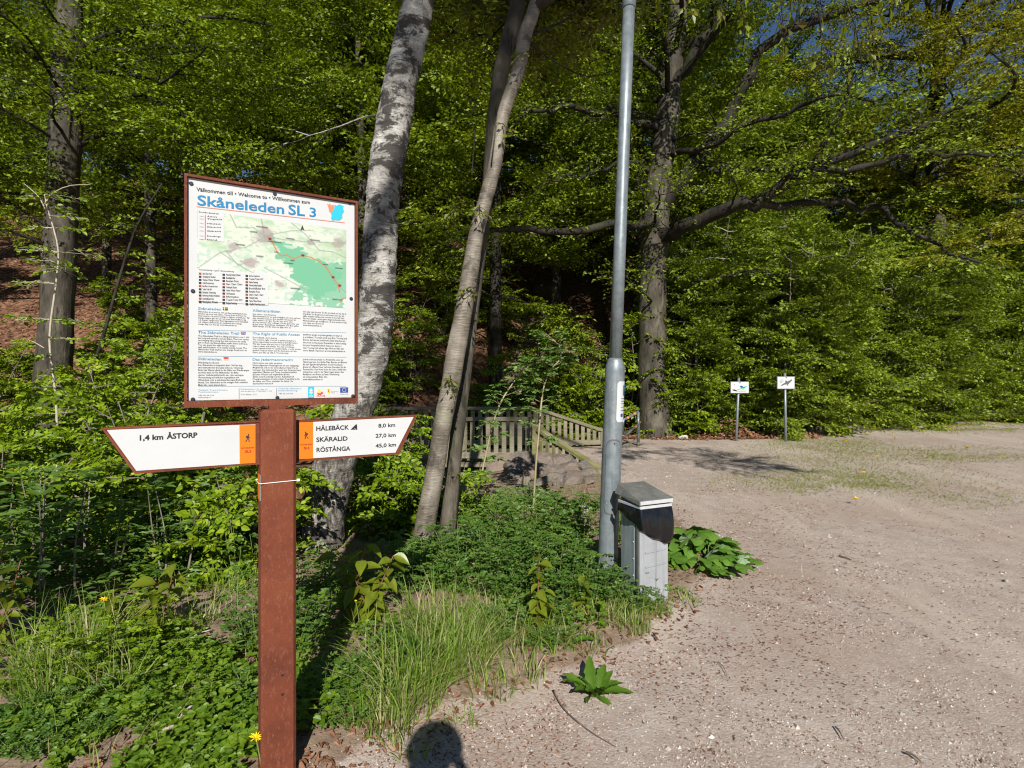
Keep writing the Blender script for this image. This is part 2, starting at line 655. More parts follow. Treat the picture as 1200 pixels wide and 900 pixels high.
M['wood'] = wood('weathered_wood', (.17, .145, .105), (.3, .265, .2), .3)
M['moss_wood'] = wood('mossy_wood', (.19, .165, .085), (.3, .27, .15), .7)


def rock():
    m = N('stone')
    v = m.coord()
    info = m.n('ObjectInfo')
    c = m.ramp(m.noise(v, 6, 6, .65), [(.3, (.1, .09, .08)), (.55, (.2, .18, .155)), (.8, (.32, .29, .26))])
    c = m.mix(m.math('MULTIPLY', info.outputs['Random'], .6), c, (.25, .17, .13))
    m.principled(c, .85, 0, m.bump(m.noise(v, 18, 6, .7), .7, .02), .25)
    return m.m


M['rock'] = rock()
M['white_stone'] = plain('white_stone', (.42, .4, .37), .8, var=.15, bump=.5, bsc=20)


def pebble():
    m = N('gravel_stone')
    r = m.attr('rnd')
    c = m.ramp(r, [(0, (.1, .08, .07)), (.25, (.24, .165, .13)), (.5, (.35, .26, .21)), (.75, (.43, .36, .31)), (.95, (.5, .45, .4)), (1, (.62, .59, .55))])
    m.principled(c, .85, 0, None, .25)
    return m.m


M['pebble'] = pebble()


def ground_mat():
    m = N('ground_earth')
    v = m.coord()
    big = m.noise(v, .7, 5, .6)
    mid = m.noise(v, 5, 6, .7)
    fine = m.noise(v, 70, 5, .75)
    grit = m.n('TexVoronoi')
    grit.inputs['Scale'].default_value = 95
    m.put(grit.inputs['Vector'], v)
    gravel = m.ramp(mid, [(.25, (.31, .245, .205)), (.5, (.405, .335, .288)), (.75, (.49, .425, .375))])
    gravel = m.mix(m.ramp(fine, [(.33, .55), (.46, 0.0)]), gravel, (.23, .16, .12))
    gravel = m.mix(m.ramp(fine, [(.58, 0.0), (.72, .4)]), gravel, (.47, .4, .345))
    hue = m.n('SeparateColor')
    m.put(hue.inputs[0], grit.outputs['Color'])
    gravel = m.mix(m.ramp(hue.outputs[0], [(.0, .5), (.25, 0.0)]), gravel, (.25, .17, .13))
    gravel = m.mix(m.ramp(hue.outputs[1], [(.84, 0.0), (.95, .55)]), gravel, (.55, .51, .47))
    gravel = m.mix(m.ramp(big, [(.44, 0.0), (.64, .5)]), gravel, (.33, .24, .185))
    tr = m.noise(m.coord('Object', (1.3, .22, 1)), .9, 4, .6, .6)
    gravel = m.mix(m.ramp(tr, [(.5, 0.0), (.62, .45)]), gravel, (.52, .44, .37))
    soil = m.ramp(m.noise(v, 14, 6, .7), [(.3, (.15, .105, .075)), (.55, (.28, .205, .15)), (.8, (.42, .33, .25))])
    lit = m.n('TexVoronoi')
    lit.inputs['Scale'].default_value = 11
    m.put(lit.inputs['Vector'], v)
    hl = m.n('SeparateColor')
    m.put(hl.inputs[0], lit.outputs['Color'])
    litter = m.ramp(hl.outputs[0], [(0, (.06, .03, .018)), (.5, (.14, .07, .04)), (1, (.25, .14, .085))])
    edge = m.noise(v, 9, 5, .7)
    s_f = m.ramp(m.math('ADD', m.attr('soil'), m.math('MULTIPLY', m.math('SUBTRACT', edge, .5), .9)), [(.4, 0.0), (.6, 1.0)])
    l_f = m.ramp(m.math('ADD', m.attr('litter'), m.math('MULTIPLY', m.math('SUBTRACT', edge, .5), .9)), [(.4, 0.0), (.6, 1.0)])
    c = m.mix(s_f, gravel, soil)
    c = m.mix(l_f, c, litter)
    h = m.math('ADD', m.math('MULTIPLY', fine, .5), m.math('ADD', m.math('MULTIPLY', grit.outputs['Distance'], -.35), m.math('MULTIPLY', mid, 1.2)))
    m.principled(c, .92, 0, m.bump(h, .55, .01), .15)
    return m.m


M['ground'] = ground_mat()
M['water'] = plain('stream_water', (.03, .035, .025), .08, var=.1, bump=.2, bsc=6)
M['skin'] = plain('skin', (.55, .33, .24), .5, var=.05)
M['jacket'] = plain('dark_jacket', (.03, .035, .045), .8, var=.2)
M['trousers'] = plain('dark_trousers', (.03, .03, .035), .85, var=.2)
M['hair'] = plain('dark_cap', (.03, .025, .02), .8, var=.2)
M['black'] = plain('black_plastic', (.015, .015, .016), .4, var=.1)
M['reflect_orange'] = plain('orange_tape', (.75, .25, .06), .4, var=.2)


def print_mat():
    m = N('printed_map')
    m.principled(m.attr('print', 'Color'), .55, 0, None, .12)
    return m.m


M['print'] = print_mat()


# ------------------------------------------------------------------ terrain
EDGE_Y = [0.0, 2.3, 2.67, 2.89, 3.35, 4.0, 4.4, 5.2, 6.5, 8.67, 9.3]
EDGE_X = [-0.9, -0.75, -0.35, 0.12, 0.78, 1.2, 1.55, 1.8, 1.85, 1.55, 1.3]
RAV = np.array([(-16, 5.2), (-10, 5.6), (-6, 6.2), (-2.9, 7.6), (-1.25, 10.4), (-.7, 13), (.2, 18), (1.5, 26)])


def ravine_dist(x, y):
    best = np.full(np.shape(x), 1e9)
    for a, b in zip(RAV[:-1], RAV[1:]):
        d = b - a
        t = np.clip(((x - a[0]) * d[0] + (y - a[1]) * d[1]) / d.dot(d), 0, 1)
        best = np.minimum(best, np.hypot(x - a[0] - t * d[0], y - a[1] - t * d[1]))
    return best


def verge(x, y):
    """1 on the planted verge to the left of the gravel"""
    e = np.interp(y, EDGE_Y, EDGE_X)
    return sm(.14, -.14, x - e) * (np.asarray(y) < 9.6)


def far_edge(x):
    return np.interp(x, [-30, 1.0, 3, 6.5, 9.3, 14, 22, 40], [13.4, 13.4, 13.9, 13.9, 17, 19, 23.5, 28])


def gz(x, y):
    x = np.asarray(x, float)
    y = np.asarray(y, float)
    hf = 1 - sm(2, 12, x - .15 * (y - 14))
    bank = sm(10.6, 13.0, y) * (1 - sm(-3.6, -1.8, x)) * .95
    d = np.maximum(y - 14.7, 0)
    hill = np.minimum(d, 20) * .58 + np.maximum(d - 20, 0) * .36
    hill = hill * sm(0, 2.5, d)
    z = bank + hf * hill + (1 - hf) * np.maximum(y - 26, 0) * .16
    z = z - sm(1.55, .35, ravine_dist(x, y)) * 1.15
    v = verge(x, y)
    z = z + v * (.03 + .09 * (fbm(x, y, 1.6, 4) - .4))
    z = z + .05 * (fbm(x, y, .5, 9) - .5) * sm(3, 7, y) + .012 * (fbm(x, y, 3.1, 2) - .5)
    off = sm(13, 20, y)
    z = z + off * (fbm(x, y, .35, 21) - .5) * .7
    return z


def terrain():
    def axis(n, a, b, lo, hi):
        s = np.linspace(-1, 1, n)
        k = 4.2
        w = np.sinh(k * s) / np.sinh(k)
        return w
    nx, ny = 300, 280
    s = np.linspace(-1, 1, nx)
    X = np.sinh(4.6 * s) / np.sinh(4.6) * 260
    t = np.linspace(0, 1, ny)
    Y = -14 + (np.exp(3.3 * t) - 1) / (np.exp(3.3) - 1) * 90
    Y = np.concatenate([Y, [90, 120, 180, 300, 600]])
    X = np.concatenate([[-1500, -600], X, [600, 1500]])
    XX, YY = np.meshgrid(X, Y, indexing='xy')
    Z = gz(XX, YY)
    V = np.stack([XX, YY, Z], -1).reshape(-1, 3)
    ny_, nx_ = XX.shape
    i, j = np.meshgrid(np.arange(ny_ - 1), np.arange(nx_ - 1), indexing='ij')
    f4 = np.stack([i * nx_ + j, i * nx_ + j + 1, (i + 1) * nx_ + j + 1, (i + 1) * nx_ + j], -1).reshape(-1, 4)
    me = np_mesh('ground', V, None, f4, True)
    x, y = V[:, 0], V[:, 1]
    soil = np.maximum(verge(x, y) * sm(1.0, 2.2, y), sm(1.7, 1.2, ravine_dist(x, y)))
    lit = sm(-.4, .5, y - far_edge(x))
    path = sm(-1.6, -2.6, x) * sm(12.6, 13.2, y) * sm(15.0, 14.5, y)
    lit = np.maximum(lit, sm(-1.3, -2.0, x) * sm(8.0, 8.6, y)) * (1 - path)
    soil = np.maximum(soil * (1 - path), path * .55)
    lit = lit * (1 - sm(.9, .4, ravine_dist(x, y)) * .7)
    for nm, a in (('soil', soil), ('litter', lit)):
        at = me.attributes.new(nm, 'FLOAT', 'POINT')
        at.data.foreach_set('value', a.astype(np.float32))
    me.materials.append(M['ground'])
    return link(bpy.data.objects.new('ground', me))


ground = tag(terrain(), kind='structure')

# stream in the ravine
g = G()
pts = catmull(np.c_[RAV[2:7], gz(RAV[2:7, 0], RAV[2:7, 1]) + .1], 30)
for k in range(len(pts)):
    pts[k, 2] = min(pts[:k + 1, 2].max(), 50) if k else pts[k, 2]
dd = norm(np.gradient(pts[:, :2], axis=0))
wv = np.stack([np.c_[pts[:, :2] + np.c_[-dd[:, 1], dd[:, 0]] * .32, pts[:, 2]], np.c_[pts[:, :2] - np.c_[-dd[:, 1], dd[:, 0]] * .32, pts[:, 2]]], 1).reshape(-1, 3)
g.add(wv, None, [(2 * i, 2 * i + 1, 2 * i + 3, 2 * i + 2) for i in range(len(pts) - 1)])
tag(g.obj('stream_water', M['water']), kind='structure')


# stones of the bank below the bridge: pieces of the ground
def stone_mesh(seed, sub=2):
    import bmesh
    bm = bmesh.new()
    bmesh.ops.create_icosphere(bm, subdivisions=sub, radius=1)
    r = np.random.RandomState(seed)
    pl = norm(r.normal(size=(14, 3)))
    dcut = r.uniform(.45, .85, 14)
    for v in bm.verts:
        p = np.array(v.co)
        for n_, d_ in zip(pl, dcut):
            e = p.dot(n_) - d_
            if e > 0:
                p = p - n_ * e * .97
        v.co = p
    for f in bm.faces:
        f.smooth = False
    me = bpy.data.meshes.new('stone')
    bm.to_mesh(me)
    bm.free()
    me.materials.append(M['rock'])
    return me


stones = [stone_mesh(s) for s in range(5)]
rs = np.random.RandomState(3)
STONES = [(597, 566, 9.6, .34), (612, 572, 9.4, .2), (628, 565, 9.5, .24), (640, 576, 9.2, .22), (655, 566, 9.4, .26), (668, 578, 9.0, .2),
          (682, 568, 9.1, .2), (650, 590, 8.8, .17), (632, 592, 8.8, .2), (613, 588, 9.0, .22), (672, 592, 8.6, .17), (690, 583, 8.7, .15),
          (600, 590, 8.9, .2), (620, 605, 8.4, .18), (648, 605, 8.3, .14), (678, 606, 8.2, .12), (588, 578, 9.4, .26), (660, 598, 8.5, .12),
          (640, 560, 9.7, .2), (668, 562, 9.4, .16), (625, 580, 9.1, .16), (605, 602, 8.6, .16), (632, 615, 7.9, .15), (655, 612, 7.9, .12), (668, 604, 8.1, .13), (612, 618, 7.9, .14), (690, 598, 8.1, .1), (645, 570, 9.4, .2), (616, 560, 9.8, .22)]
for k, (px, py, Y, s) in enumerate(STONES):
    p = wpos(px, py, Y)
    s *= 1.2
    p[2] = gz(p[0], p[1]) + s * .25
    o = bpy.data.objects.new('stone', stones[k % 5])
    o.location = p
    o.scale = (s * rs.uniform(.8, 1.25), s * rs.uniform(.8, 1.2), s * rs.uniform(.55, .8))
    o.rotation_euler = rs.uniform(-3, 3, 3) * np.array((.15, .15, 1))
    link(o, ground)

# ------------------------------------------------------------------ lettering
DG = None


def glyphs(s, bold=0.0, spacing=1.0, res=2, align='LEFT', lsp=1.0):
    cu = bpy.data.curves.new('t', 'FONT')
    cu.body = s
    cu.size = 1
    cu.resolution_u = res
    cu.offset = bold
    cu.space_character = spacing
    cu.space_line = lsp
    cu.align_x = align
    ob = bpy.data.objects.new('t', cu)
    COL.objects.link(ob)
    me = bpy.data.meshes.new_from_object(ob.evaluated_get(bpy.context.evaluated_depsgraph_get()))
    bpy.data.objects.remove(ob)
    bpy.data.curves.remove(cu)
    return me


# ------------------------------------------------------------------ trail sign
S_ANG = math.radians(31.15)
S_C = np.array((-.926, 2.187))
S_U = np.array((math.cos(S_ANG), math.sin(S_ANG)))
S_N = np.array((math.sin(S_ANG), -math.cos(S_ANG)))


def su(px, py, front=.012):
    d = np.array(((px - 600) / 650, 1.0))
    c = S_C + S_N * front
    t = c.dot(S_N) / d.dot(S_N)
    q = d * t - S_C
    return float(q.dot(S_U)), CAM_H + (440 - py) / 650 * t


def c1(cx, cy, front=.012):
    return su(100 + cx / 3, 190 + cy / 3, front)


def c4(cx, cy, front=.012):
    return su(110 + cx / 3.077, 470 + cy / 3.077, front)


SZ0 = float(gz(S_C[0], S_C[1]))
sign = thing('trail_sign', 'rusty steel trail signpost with white map board and two pointed arms', 'signpost', (S_C[0], S_C[1], 0), S_ANG)

g = G()
g.box((0, 0, (1.468 + SZ0 - .25) / 2), (.128, .1, 1.468 - SZ0 + .25), bevel=.012)
post = g.obj('post', M['rust'], sign)
for zz in (1.468 - 1.03, 1.468 - 1.105):
    gg = G()
    gg.tube([(.012, -.0495, zz), (.012, -.0508, zz)], .0055, 10)
    gg.obj('bolt_hole', M['ink'], post)
g = G()
g.box((0, .004, 1.475), (.06, .03, .06))
g.obj('neck', M['rust'], sign)


def text_obj(name, s, mat, parent, p0, p1, cap, y, bold=0.0, res=2, sp=1.0):
    """one line from p0 (u, baseline) to p1; cap is the capital height"""
    me = glyphs(s, bold, sp, res)
    co = np.zeros(len(me.vertices) * 3, np.float32)
    me.vertices.foreach_get('co', co)
    co = co.reshape(-1, 3)
    if not len(co):
        return None
    x0, x1 = co[:, 0].min(), co[:, 0].max()
    t = (co[:, 0] - x0) / (x1 - x0)
    out = np.zeros_like(co)
    out[:, 0] = p0[0] + t * (p1[0] - p0[0])
    out[:, 2] = p0[1] + t * (p1[1] - p0[1]) + co[:, 1] * cap / .72
    out[:, 1] = y
    me.vertices.foreach_set('co', out.ravel())
    me.update()
    me.materials.clear()
    me.materials.append(mat)
    return link(bpy.data.objects.new(name, me), parent)


def para_obj(name, s, mat, parent, u0, u1, z1, z0, y, bold=.0, res=1):
    me = glyphs(s, bold, 1.0, res)
    co = np.zeros(len(me.vertices) * 3, np.float32)
    me.vertices.foreach_get('co', co)
    co = co.reshape(-1, 3)
    a, b = co.min(0), co.max(0)
    out = np.zeros_like(co)
    out[:, 0] = u0 + (co[:, 0] - a[0]) / (b[0] - a[0]) * (u1 - u0)
    out[:, 2] = z0 + (co[:, 1] - a[1]) / (b[1] - a[1]) * (z1 - z0)
    out[:, 1] = y
    me.vertices.foreach_set('co', out.ravel())
    me.update()
    me.materials.clear()
    me.materials.append(mat)
    return link(bpy.data.objects.new(name, me), parent)


def flat(name, poly, y, mat, parent):
    gg = G()
    n = len(poly)
    V = [(u, y, z) for u, z in poly]
    c = np.mean(V, axis=0)
    gg.add(V + [c], [(n, i, (i + 1) % n) for i in range(n)])
    return gg.obj(name, mat, parent)


def rect(u0, z0, u1, z1):
    return [(u0, z0), (u1, z0), (u1, z1), (u0, z1)]


# board
HW, ZB, ZT = .3155, 1.482, 2.336
board = empty('map_board', (0, 0, 0))
board.parent = sign
g = G()
fw = .009
g.box((0, .012, ZT - fw / 2), (2 * HW, .045, fw))
g.box((0, .012, ZB + .012), (2 * HW, .045, .024))
g.box((-HW + fw / 2, .012, (ZB + ZT) / 2 + .0075), (fw, .045, ZT - ZB - .033))
g.box((HW - fw / 2, .012, (ZB + ZT) / 2 + .0075), (fw, .045, ZT - ZB - .033))
g.obj('frame', M['rust'], board)
g = G()
g.box((0, .008, (ZB + ZT) / 2 + .0075), (2 * HW - 2 * fw - .004, .012, ZT - ZB - .037))
panel = g.obj('panel', M['enamel'], board)
PF = .002           # front of the panel (local y)
FY = PF - .0012     # printed layers
for (px, py) in ((224, 215), (322, 227), (410, 238), (226, 341), (411.5, 350), (226, 468), (325, 466), (413.5, 464)):
    u, z = su(px, py, 0.0)
    gg = G()
    gg.tube([(u, PF + .001, z), (u, PF - .003, z), (u, PF - .0045, z)], [.0072, .0072, .005], 12)
    gg.obj('bolt', M['bolt'], board)


def L(cx, cy):
    return c1(cx, cy, 0.0)


def line_text(name, s, mat, xl, yl, xr, yr, cappx, bold=0.0, res=2, sp=1.0, parent=panel, y=FY):
    a, b = L(xl, yl), L(xr, yr)
    k = L(xl, yl - cappx)[1] - a[1]
    return text_obj(name, s, mat, parent, a, b, k, y, bold, res, sp)


line_text('welcome_lettering', 'Välkommen till • Welcome to • Willkommen zum', M['ink'], 390, 101, 790, 147, 13.5, .018)
line_text('title_lettering', 'Skåneleden', M['ink_blue'], 394, 150, 699, 181.5, 36, .018, 4)
line_text('title_lettering', 'SL', M['ink_blue'], 714, 183, 772, 189, 36, .018, 4)
line_text('title_lettering', '3', M['ink_blue'], 788, 190.5, 811, 193, 33, .012, 4)
a, b = L(391, 157), L(913, 214)
flat('title_line', [a, b, (b[0], b[1] + .0028), (a[0], a[1] + .0028)], FY, M['ink_line'], panel)
blue = [(868, 156), (876, 150), (884, 153), (893, 148), (908, 154), (906, 164), (910, 172), (903, 184), (904, 196), (893, 205), (878, 203), (869, 205), (864, 198), (866, 186), (862, 176), (872, 170)]
flat('county_emblem', [L(*q) for q in blue], FY, M['ink_cyan'], panel)
coral = [(849, 144), (855, 150), (859, 144), (864, 152), (874, 150), (876, 158), (872, 168), (864, 178), (857, 172), (854, 158)]
flat('county_emblem', [L(*q) for q in coral], FY - .0006, M['ink_coral'], panel)

# map: flat print, one colour value for each point of a fine sheet
u0, z1 = L(393, 168)
u1, z0 = L(918, 513)
u1 = L(917, 400)[0]
nxm, nzm = 210, 130
ss, tt = np.meshgrid(np.linspace(0, 1, nxm), np.linspace(0, 1, nzm), indexing='xy')
col = np.zeros(ss.shape + (3,))
nz1 = fbm(ss, tt, 9, 1, 4)
nz2 = fbm(ss, tt, 30, 8, 3)
pale, pgreen, forest = np.array((.7, .75, .64)), np.array((.48, .62, .42)), np.array((.2, .52, .33))
col[:] = pale + (pgreen - pale) * sm(.4, .75, nz1)[..., None]
south = sm(.28, .5, tt - .25 * ss)
col = col * (1 - .7 * south[..., None]) + np.array((.78, .8, .76)) * .7 * south[..., None]
ax, ay, bx, by = .47, .24, .82, .62
tl = np.clip(((ss - ax) * (bx - ax) + (tt - ay) * (by - ay)) / ((bx - ax) ** 2 + (by - ay) ** 2), 0, 1)
dist = np.hypot(ss - ax - tl * (bx - ax), (tt - ay - tl * (by - ay)) * .8)
core = dist - (.02 + .17 * tl ** 1.3) + (nz1 - .5) * .3 + (nz2 - .5) * .12
fm = sm(.012, -.012, core)
scat = sm(.45, 1.0, ss + tt * .4 - .35) * sm(.3, .6, tt)
fm = np.maximum(fm, sm(.5, .53, nz2 * .55 + nz1 * .45 + .1 * scat) * (scat > .22) * .85)
fm = np.maximum(fm, sm(.62, .66, nz2) * .35)
col = col * (1 - fm[..., None]) + forest * fm[..., None]
for (cx, cy, r) in ((.42, .2, .085), (.21, .37, .045), (.33, .53, .06), (.53, .77, .045), (.95, .17, .06), (.73, .21, .035)):
    d = np.hypot((ss - cx), (tt - cy) * .66) + (nz2 - .5) * .1
    w = sm(r, r * .55, d)[..., None]
    col = col * (1 - w * .8) + np.array((.42, .33, .33)) * w * .8


def seg(pts, width, c, al=1.0):
    global col
    for (xa, ya), (xb, yb) in zip(pts[:-1], pts[1:]):
        dx, dy = xb - xa, yb - ya
        t = np.clip(((ss - xa) * dx + (tt - ya) * dy) / (dx * dx + dy * dy + 1e-9), 0, 1)
        d = np.hypot(ss - xa - t * dx, (tt - ya - t * dy) * .66)
        w = (sm(width, width * .4, d) * al)[..., None]
        col = col * (1 - w) + np.array(c) * w


for pts in ([(0, .66), (.14, .45), (.3, .36), (.42, .22), (.4, .0)], [(.17, .42), (.25, .58), (.33, .52)], [(.2, .0), (.24, .14), (.35, .12), (.42, .2), (.6, .1), (.75, .06)],
            [(.42, .2), (.55, .22), (.72, .21), (1, .17)], [(.14, .45), (.3, .62), (.42, .7)], [(.6, .0), (.7, .12), (.8, .3), (.9, .3), (1, .36)], [(.42, .58), (.55, .68), (.7, .8)], [(.85, .5), (.92, .7), (1, .8)]):
    seg(pts, .006, (.3, .36, .3), .75)
seg([(.44, .2), (.47, .25), (.5, .36), (.53, .42), (.57, .4), (.62, .44), (.68, .38), (.74, .4), (.8, .44), (.85, .5), (.9, .62), (.94, .7), (.95, .8)], .006, (.6, .2, .06), .95)
seg([(.955, .93), (.975, .88), (1, .87)], .006, (.6, .2, .06), .95)
for (cx, cy) in ((.455, .23), (.68, .385), (.9, .62), (.95, .72)):
    seg([(cx, cy), (cx + .004, cy)], .014, (.25, .02, .03))
for (cx, cy, wd) in ((.37, .1, .07), (.33, .17, .04), (.57, .2, .05), (.74, .18, .06), (.24, .34, .05), (.37, .45, .04), (.55, .5, .06), (.6, .8, .06), (.92, .5, .05), (.9, .9, .07), (.49, .38, .02), (.6, .46, .02), (.83, .47, .03), (.45, .26, .08)):
    seg([(cx, cy), (cx + wd, cy)], .008, (.08, .08, .09), .8)
V = np.stack([u0 + ss * (u1 - u0), np.full(ss.shape, FY), z1 + tt * (z0 - z1)], -1).reshape(-1, 3)
i, j = np.meshgrid(np.arange(nzm - 1), np.arange(nxm - 1), indexing='ij')
f4 = np.stack([i * nxm + j, (i + 1) * nxm + j, (i + 1) * nxm + j + 1, i * nxm + j + 1], -1).reshape(-1, 4)
col = col * .74
me = np_mesh('printed_map', V, None, f4, False, None, np.c_[col.reshape(-1, 3), np.ones(ss.size)])
me.materials.append(M['print'])
link(bpy.data.objects.new('printed_map', me), panel)
# north arrow
flat('north_arrow', [L(763, 221), L(770, 240), L(763, 236), L(756, 240)], FY - .0012, M['ink'], panel)
# distance inset and legend
a, b = L(395, 170), L(487, 280)
flat('distance_inset', rect(a[0], b[1], b[0], a[1]), FY - .0006, M['enamel'], panel)
a, b = L(420, 186), L(423, 273)
flat('distance_line', rect(a[0], b[1], b[0], a[1]), FY - .0012, M['ink_red'], panel)
line_text('inset_lettering', 'Avståndstabell', M['ink'], 398, 177, 468, 184, 5, .01, 1, y=FY - .0012)
for yy, s in ((189, 'Åstorp'), (198, 'Tingvalla'), (214, 'Hålebäck'), (226, 'Klåveröd'), (240, 'Skäralid'), (258, 'Röstånga'), (270, 'Rönneå')):
    line_text('inset_lettering', s, M['ink'], 428, yy + 4, 428 + 6 * len(s), yy + 6, 5, .01, 1, y=FY - .0012)
    line_text('inset_lettering', '5 km', M['ink_grey'], 402, yy + 3, 416, yy + 4, 4, .0, 1, y=FY - .0012)
a, b = L(395, 372), L(643, 503)
flat('legend_box', rect(a[0], b[1], b[0], a[1]), FY - .0006, M['enamel'], panel)
line_text('legend_lettering', 'Teckenförklaring / Legend / Zeichenerklärung', M['ink'], 399, 380, 522, 387, 5, .01, 1, y=FY - .0012)
rows = ['Start / Start / Start', 'Parkering Parking Parkplatz', 'Information', 'Vindskydd Shelter', 'Busshållplats Bus', 'Toalett Toilet WC', 'Vatten Water Wasser', 'Rastplats Picnic', 'Badplats Swimming', 'Café Restaurant']
for c, (xa, xb) in enumerate(((399, 472), (482, 552), (563, 632))):
    for r_ in range(10):
        yy = 388 + c * 4 + r_ * 11
        p = L(xa, yy)
        q = L(xa + 9, yy + 8)
        flat('legend_symbol', rect(p[0], q[1], q[0], p[1]), FY - .0012, M['ink' if (r_ + c) % 4 else 'ink_darkred'], panel)
        s = rows[(r_ * 3 + c) % 10]
        line_text('legend_lettering', s, M['ink'], xa + 13, yy + 7, xa + 13 + (xb - xa - 13) * (.55 + .45 * ((r_ * 7 + c * 3) % 5) / 4), yy + 8, 7, .02, 1, y=FY - .0012)
# text columns
COLS = [
    ('Skåneleden', (396, 518, 477, 521), 'Skåneleden är en mer än 100 mil lång vandringsled som\nsträcker sig över hela Skåne. Utmed leden kommer du\nnära naturen och möter många av Skånes sevärdheter. Till\nmånga etapper går det att resa med Skånetrafikens tåg\noch bussar. Längs leden finns lägerplatser med vindskydd\noch eldstad. Skåneleden är markerad med orange\norange färg. Läs mer på www.skaneleden.se', (396, 522, 576, 580)),
    ('The Skåneleden Trail', (396, 602, 540, 606), 'The Skåneleden Trail is a hiking trail that is over 1 000\nkm long and stretches across Skåne. There are routes\nand varying hikes along the trail, and you can easily\nget to them via Skånetrafiken public trains and buses.\nYou can spend the night at basic camps\nwith wind shelters or at nearby hostels, hotels. The\nSkåneleden Trail markers are orange. Read more at\nwww.skaneleden.se', (396, 607, 576, 672)),
    ('Skåneleden', (396, 695, 478, 697), 'Wandering in Schonen\nDer Skåneleden ist insgesamt über 1000 km lang\nund erstreckt sich über ganz Schonen. Unterwegs\nfindet das Wasser gleich in der Nähe von Wanderwegen\nund man kann bei den Haltestellen der Bahn\nstarten. Verkehrsmittel leicht ein- oder aussteigen.\nÜbernachtung auf einfachen Lagerplätzen mit\nWindschutz oder in naheliegenden Jugendherbergen,\nHotels. Der Skåneleden ist mit oranger Farbe markiert.\nMehr Info: www.skaneleden.se', (396, 701, 576, 785)),
    ('Allemansrätten', (588, 525, 685, 529), 'Inte störa – inte förstöra\nAllemansrätten är en unik möjlighet att röra sig fritt i\nden svenska naturen. Det innebär ett ansvar för\nbåde växter och djur. Du får inte störa eller\ngå över tomter eller odlingar. Plocka gärna bär och\ngröna örter. Respektera markägare och djur, gäller\nalltid hänsyn. Du får tälta ett dygn eller så', (588, 531, 757, 587)),
    ('The Right of Public Access', (588, 607, 754, 610), "Don't disturb, don't destroy\nThe common right of access to private land gives a\nunique opportunity to move freely in Swedish nature.\nThis also means that you have a responsibility to\nrespect nature and animals. You may not damage\ncrops, planted forests or sensitive lands, or enter private\ngardens. Respect nature and the landowner and use\nbefore you take up with it. You may camp", (588, 613, 757, 676)),
    ('Das Jedermannsrecht', (588, 697, 730, 699), 'Nicht stören und nicht zerstören\nDieses allgemeine Nutzungsrecht ist eine einzigartige\nMöglichkeit, sich in der schwedischen Natur frei zu\nbewegen. Das bedeutet aber auch eine Verantwortung\ngegenüber Pflanzen und Tieren, Landwirtschaftlich\ngenutzte Wiesen und empfindliche Böden\ndürfen nicht beschädigt werden. Aufenthalt auf\nPrivatgrundstücken ist nicht erlaubt. Respektieren Sie\ndie Natur und Tiere, schließen Sie Gatter. Sie\nübernachten kurz auch', (588, 703, 757, 780)),
]
for hd, hp, body, bp in COLS:
    line_text('heading_lettering', hd, M['ink_lightblue'], *hp, 9, .012, 2)
    a, b = L(bp[0], bp[1]), L(bp[2], bp[3])
    para_obj('body_lettering', body, M['ink'], panel, a[0], b[0], a[1], b[1], FY, .006)
BODY3 = [('vara eller nära boende. Du får inte tända eld när det är\nbrandrisk. Du får gärna ta med hunden men den ska\nhållas kopplad. Skräpa inte ned utan ta med allt hem.\nFör mer detaljer, vandra gärna längs markerade leder.\nAllemansrätten ger möjligheter och även ansvar för alla.\nsom vistas ute, läs mer på\nwww.allemansratten.se', (765, 522, 920, 582)),
         ('anywhere except on private gardens or where it\nis prohibited. You must avoid open fires. You may pick\nflowers, berries and mushrooms, fallen branches and\ndry wood on the ground. Remember to leave nothing\nbut your footprints behind. Keep your dog on a\nlead. You may ride where signs allow and take care\nnot to disturb. Read more at www.allemansratten.se', (765, 602, 920, 668)),
         ('jedoch nicht innerhalb von Privathöfen oder der\nNaturreservate. Sie dürfen Pilze, Beeren und Blumen\nfür den Eigenbedarf pflücken. In sehr trockenen\nZeiten ist offenes Feuer verboten. Benutzen Sie die\nFeuerstellen. Der Hund ist an der Leine. Abfall bitte\nmitnehmen, nicht in der Natur liegen lassen. Das\nRadfahren und Reiten auf dem Wanderweg\nist nicht gestattet. Mehr Info:\nwww.allemansratten.se', (765, 690, 920, 766))]
for body, bp in BODY3:
    a, b = L(bp[0], bp[1]), L(bp[2], bp[3])
    para_obj('body_lettering', body, M['ink'], panel, a[0], b[0], a[1], b[1], FY, .006)
for yy in ((591, 600), (682, 686), (788, 788)):
    a, b = L(397, yy[0]), L(918, yy[1])
    flat('rule', [a, b, (b[0], b[1] + .001), (a[0], a[1] + .001)], FY, M['ink_lightblue'], panel)
for x in (540, 672):
    a, b = L(x, 795), L(x + 1.3, 832)
    flat('rule', rect(a[0], b[1], b[0], a[1]), FY, M['ink_grey'], panel)
for (x, y, x2, s, mt) in ((397, 803, 500, 'Turistbyrå / Tourist information', 'ink_lightblue'), (397, 810, 468, 'Touristeninformation', 'ink_lightblue'), (397, 822, 452, '+46 42 64 220', 'ink_grey'), (397, 829, 440, 'www.astorp.se', 'ink_grey'),
                          (546, 800, 640, 'Nödnummer / In case of', 'ink_lightblue'), (546, 807, 655, 'emergency / Notfall 112', 'ink_lightblue'), (546, 819, 602, 'SOS Alarm: 112', 'ink_grey'),
                          (679, 798, 760, 'Underhåll / Maintenance', 'ink_lightblue'), (679, 805, 745, 'Instandhaltung', 'ink_lightblue'), (679, 816, 730, '+46 42 64 000', 'ink_grey')):
    line_text('contact_lettering', s, M[mt], x, y, x2, y, 5, .0, 1)
# flags beside headings


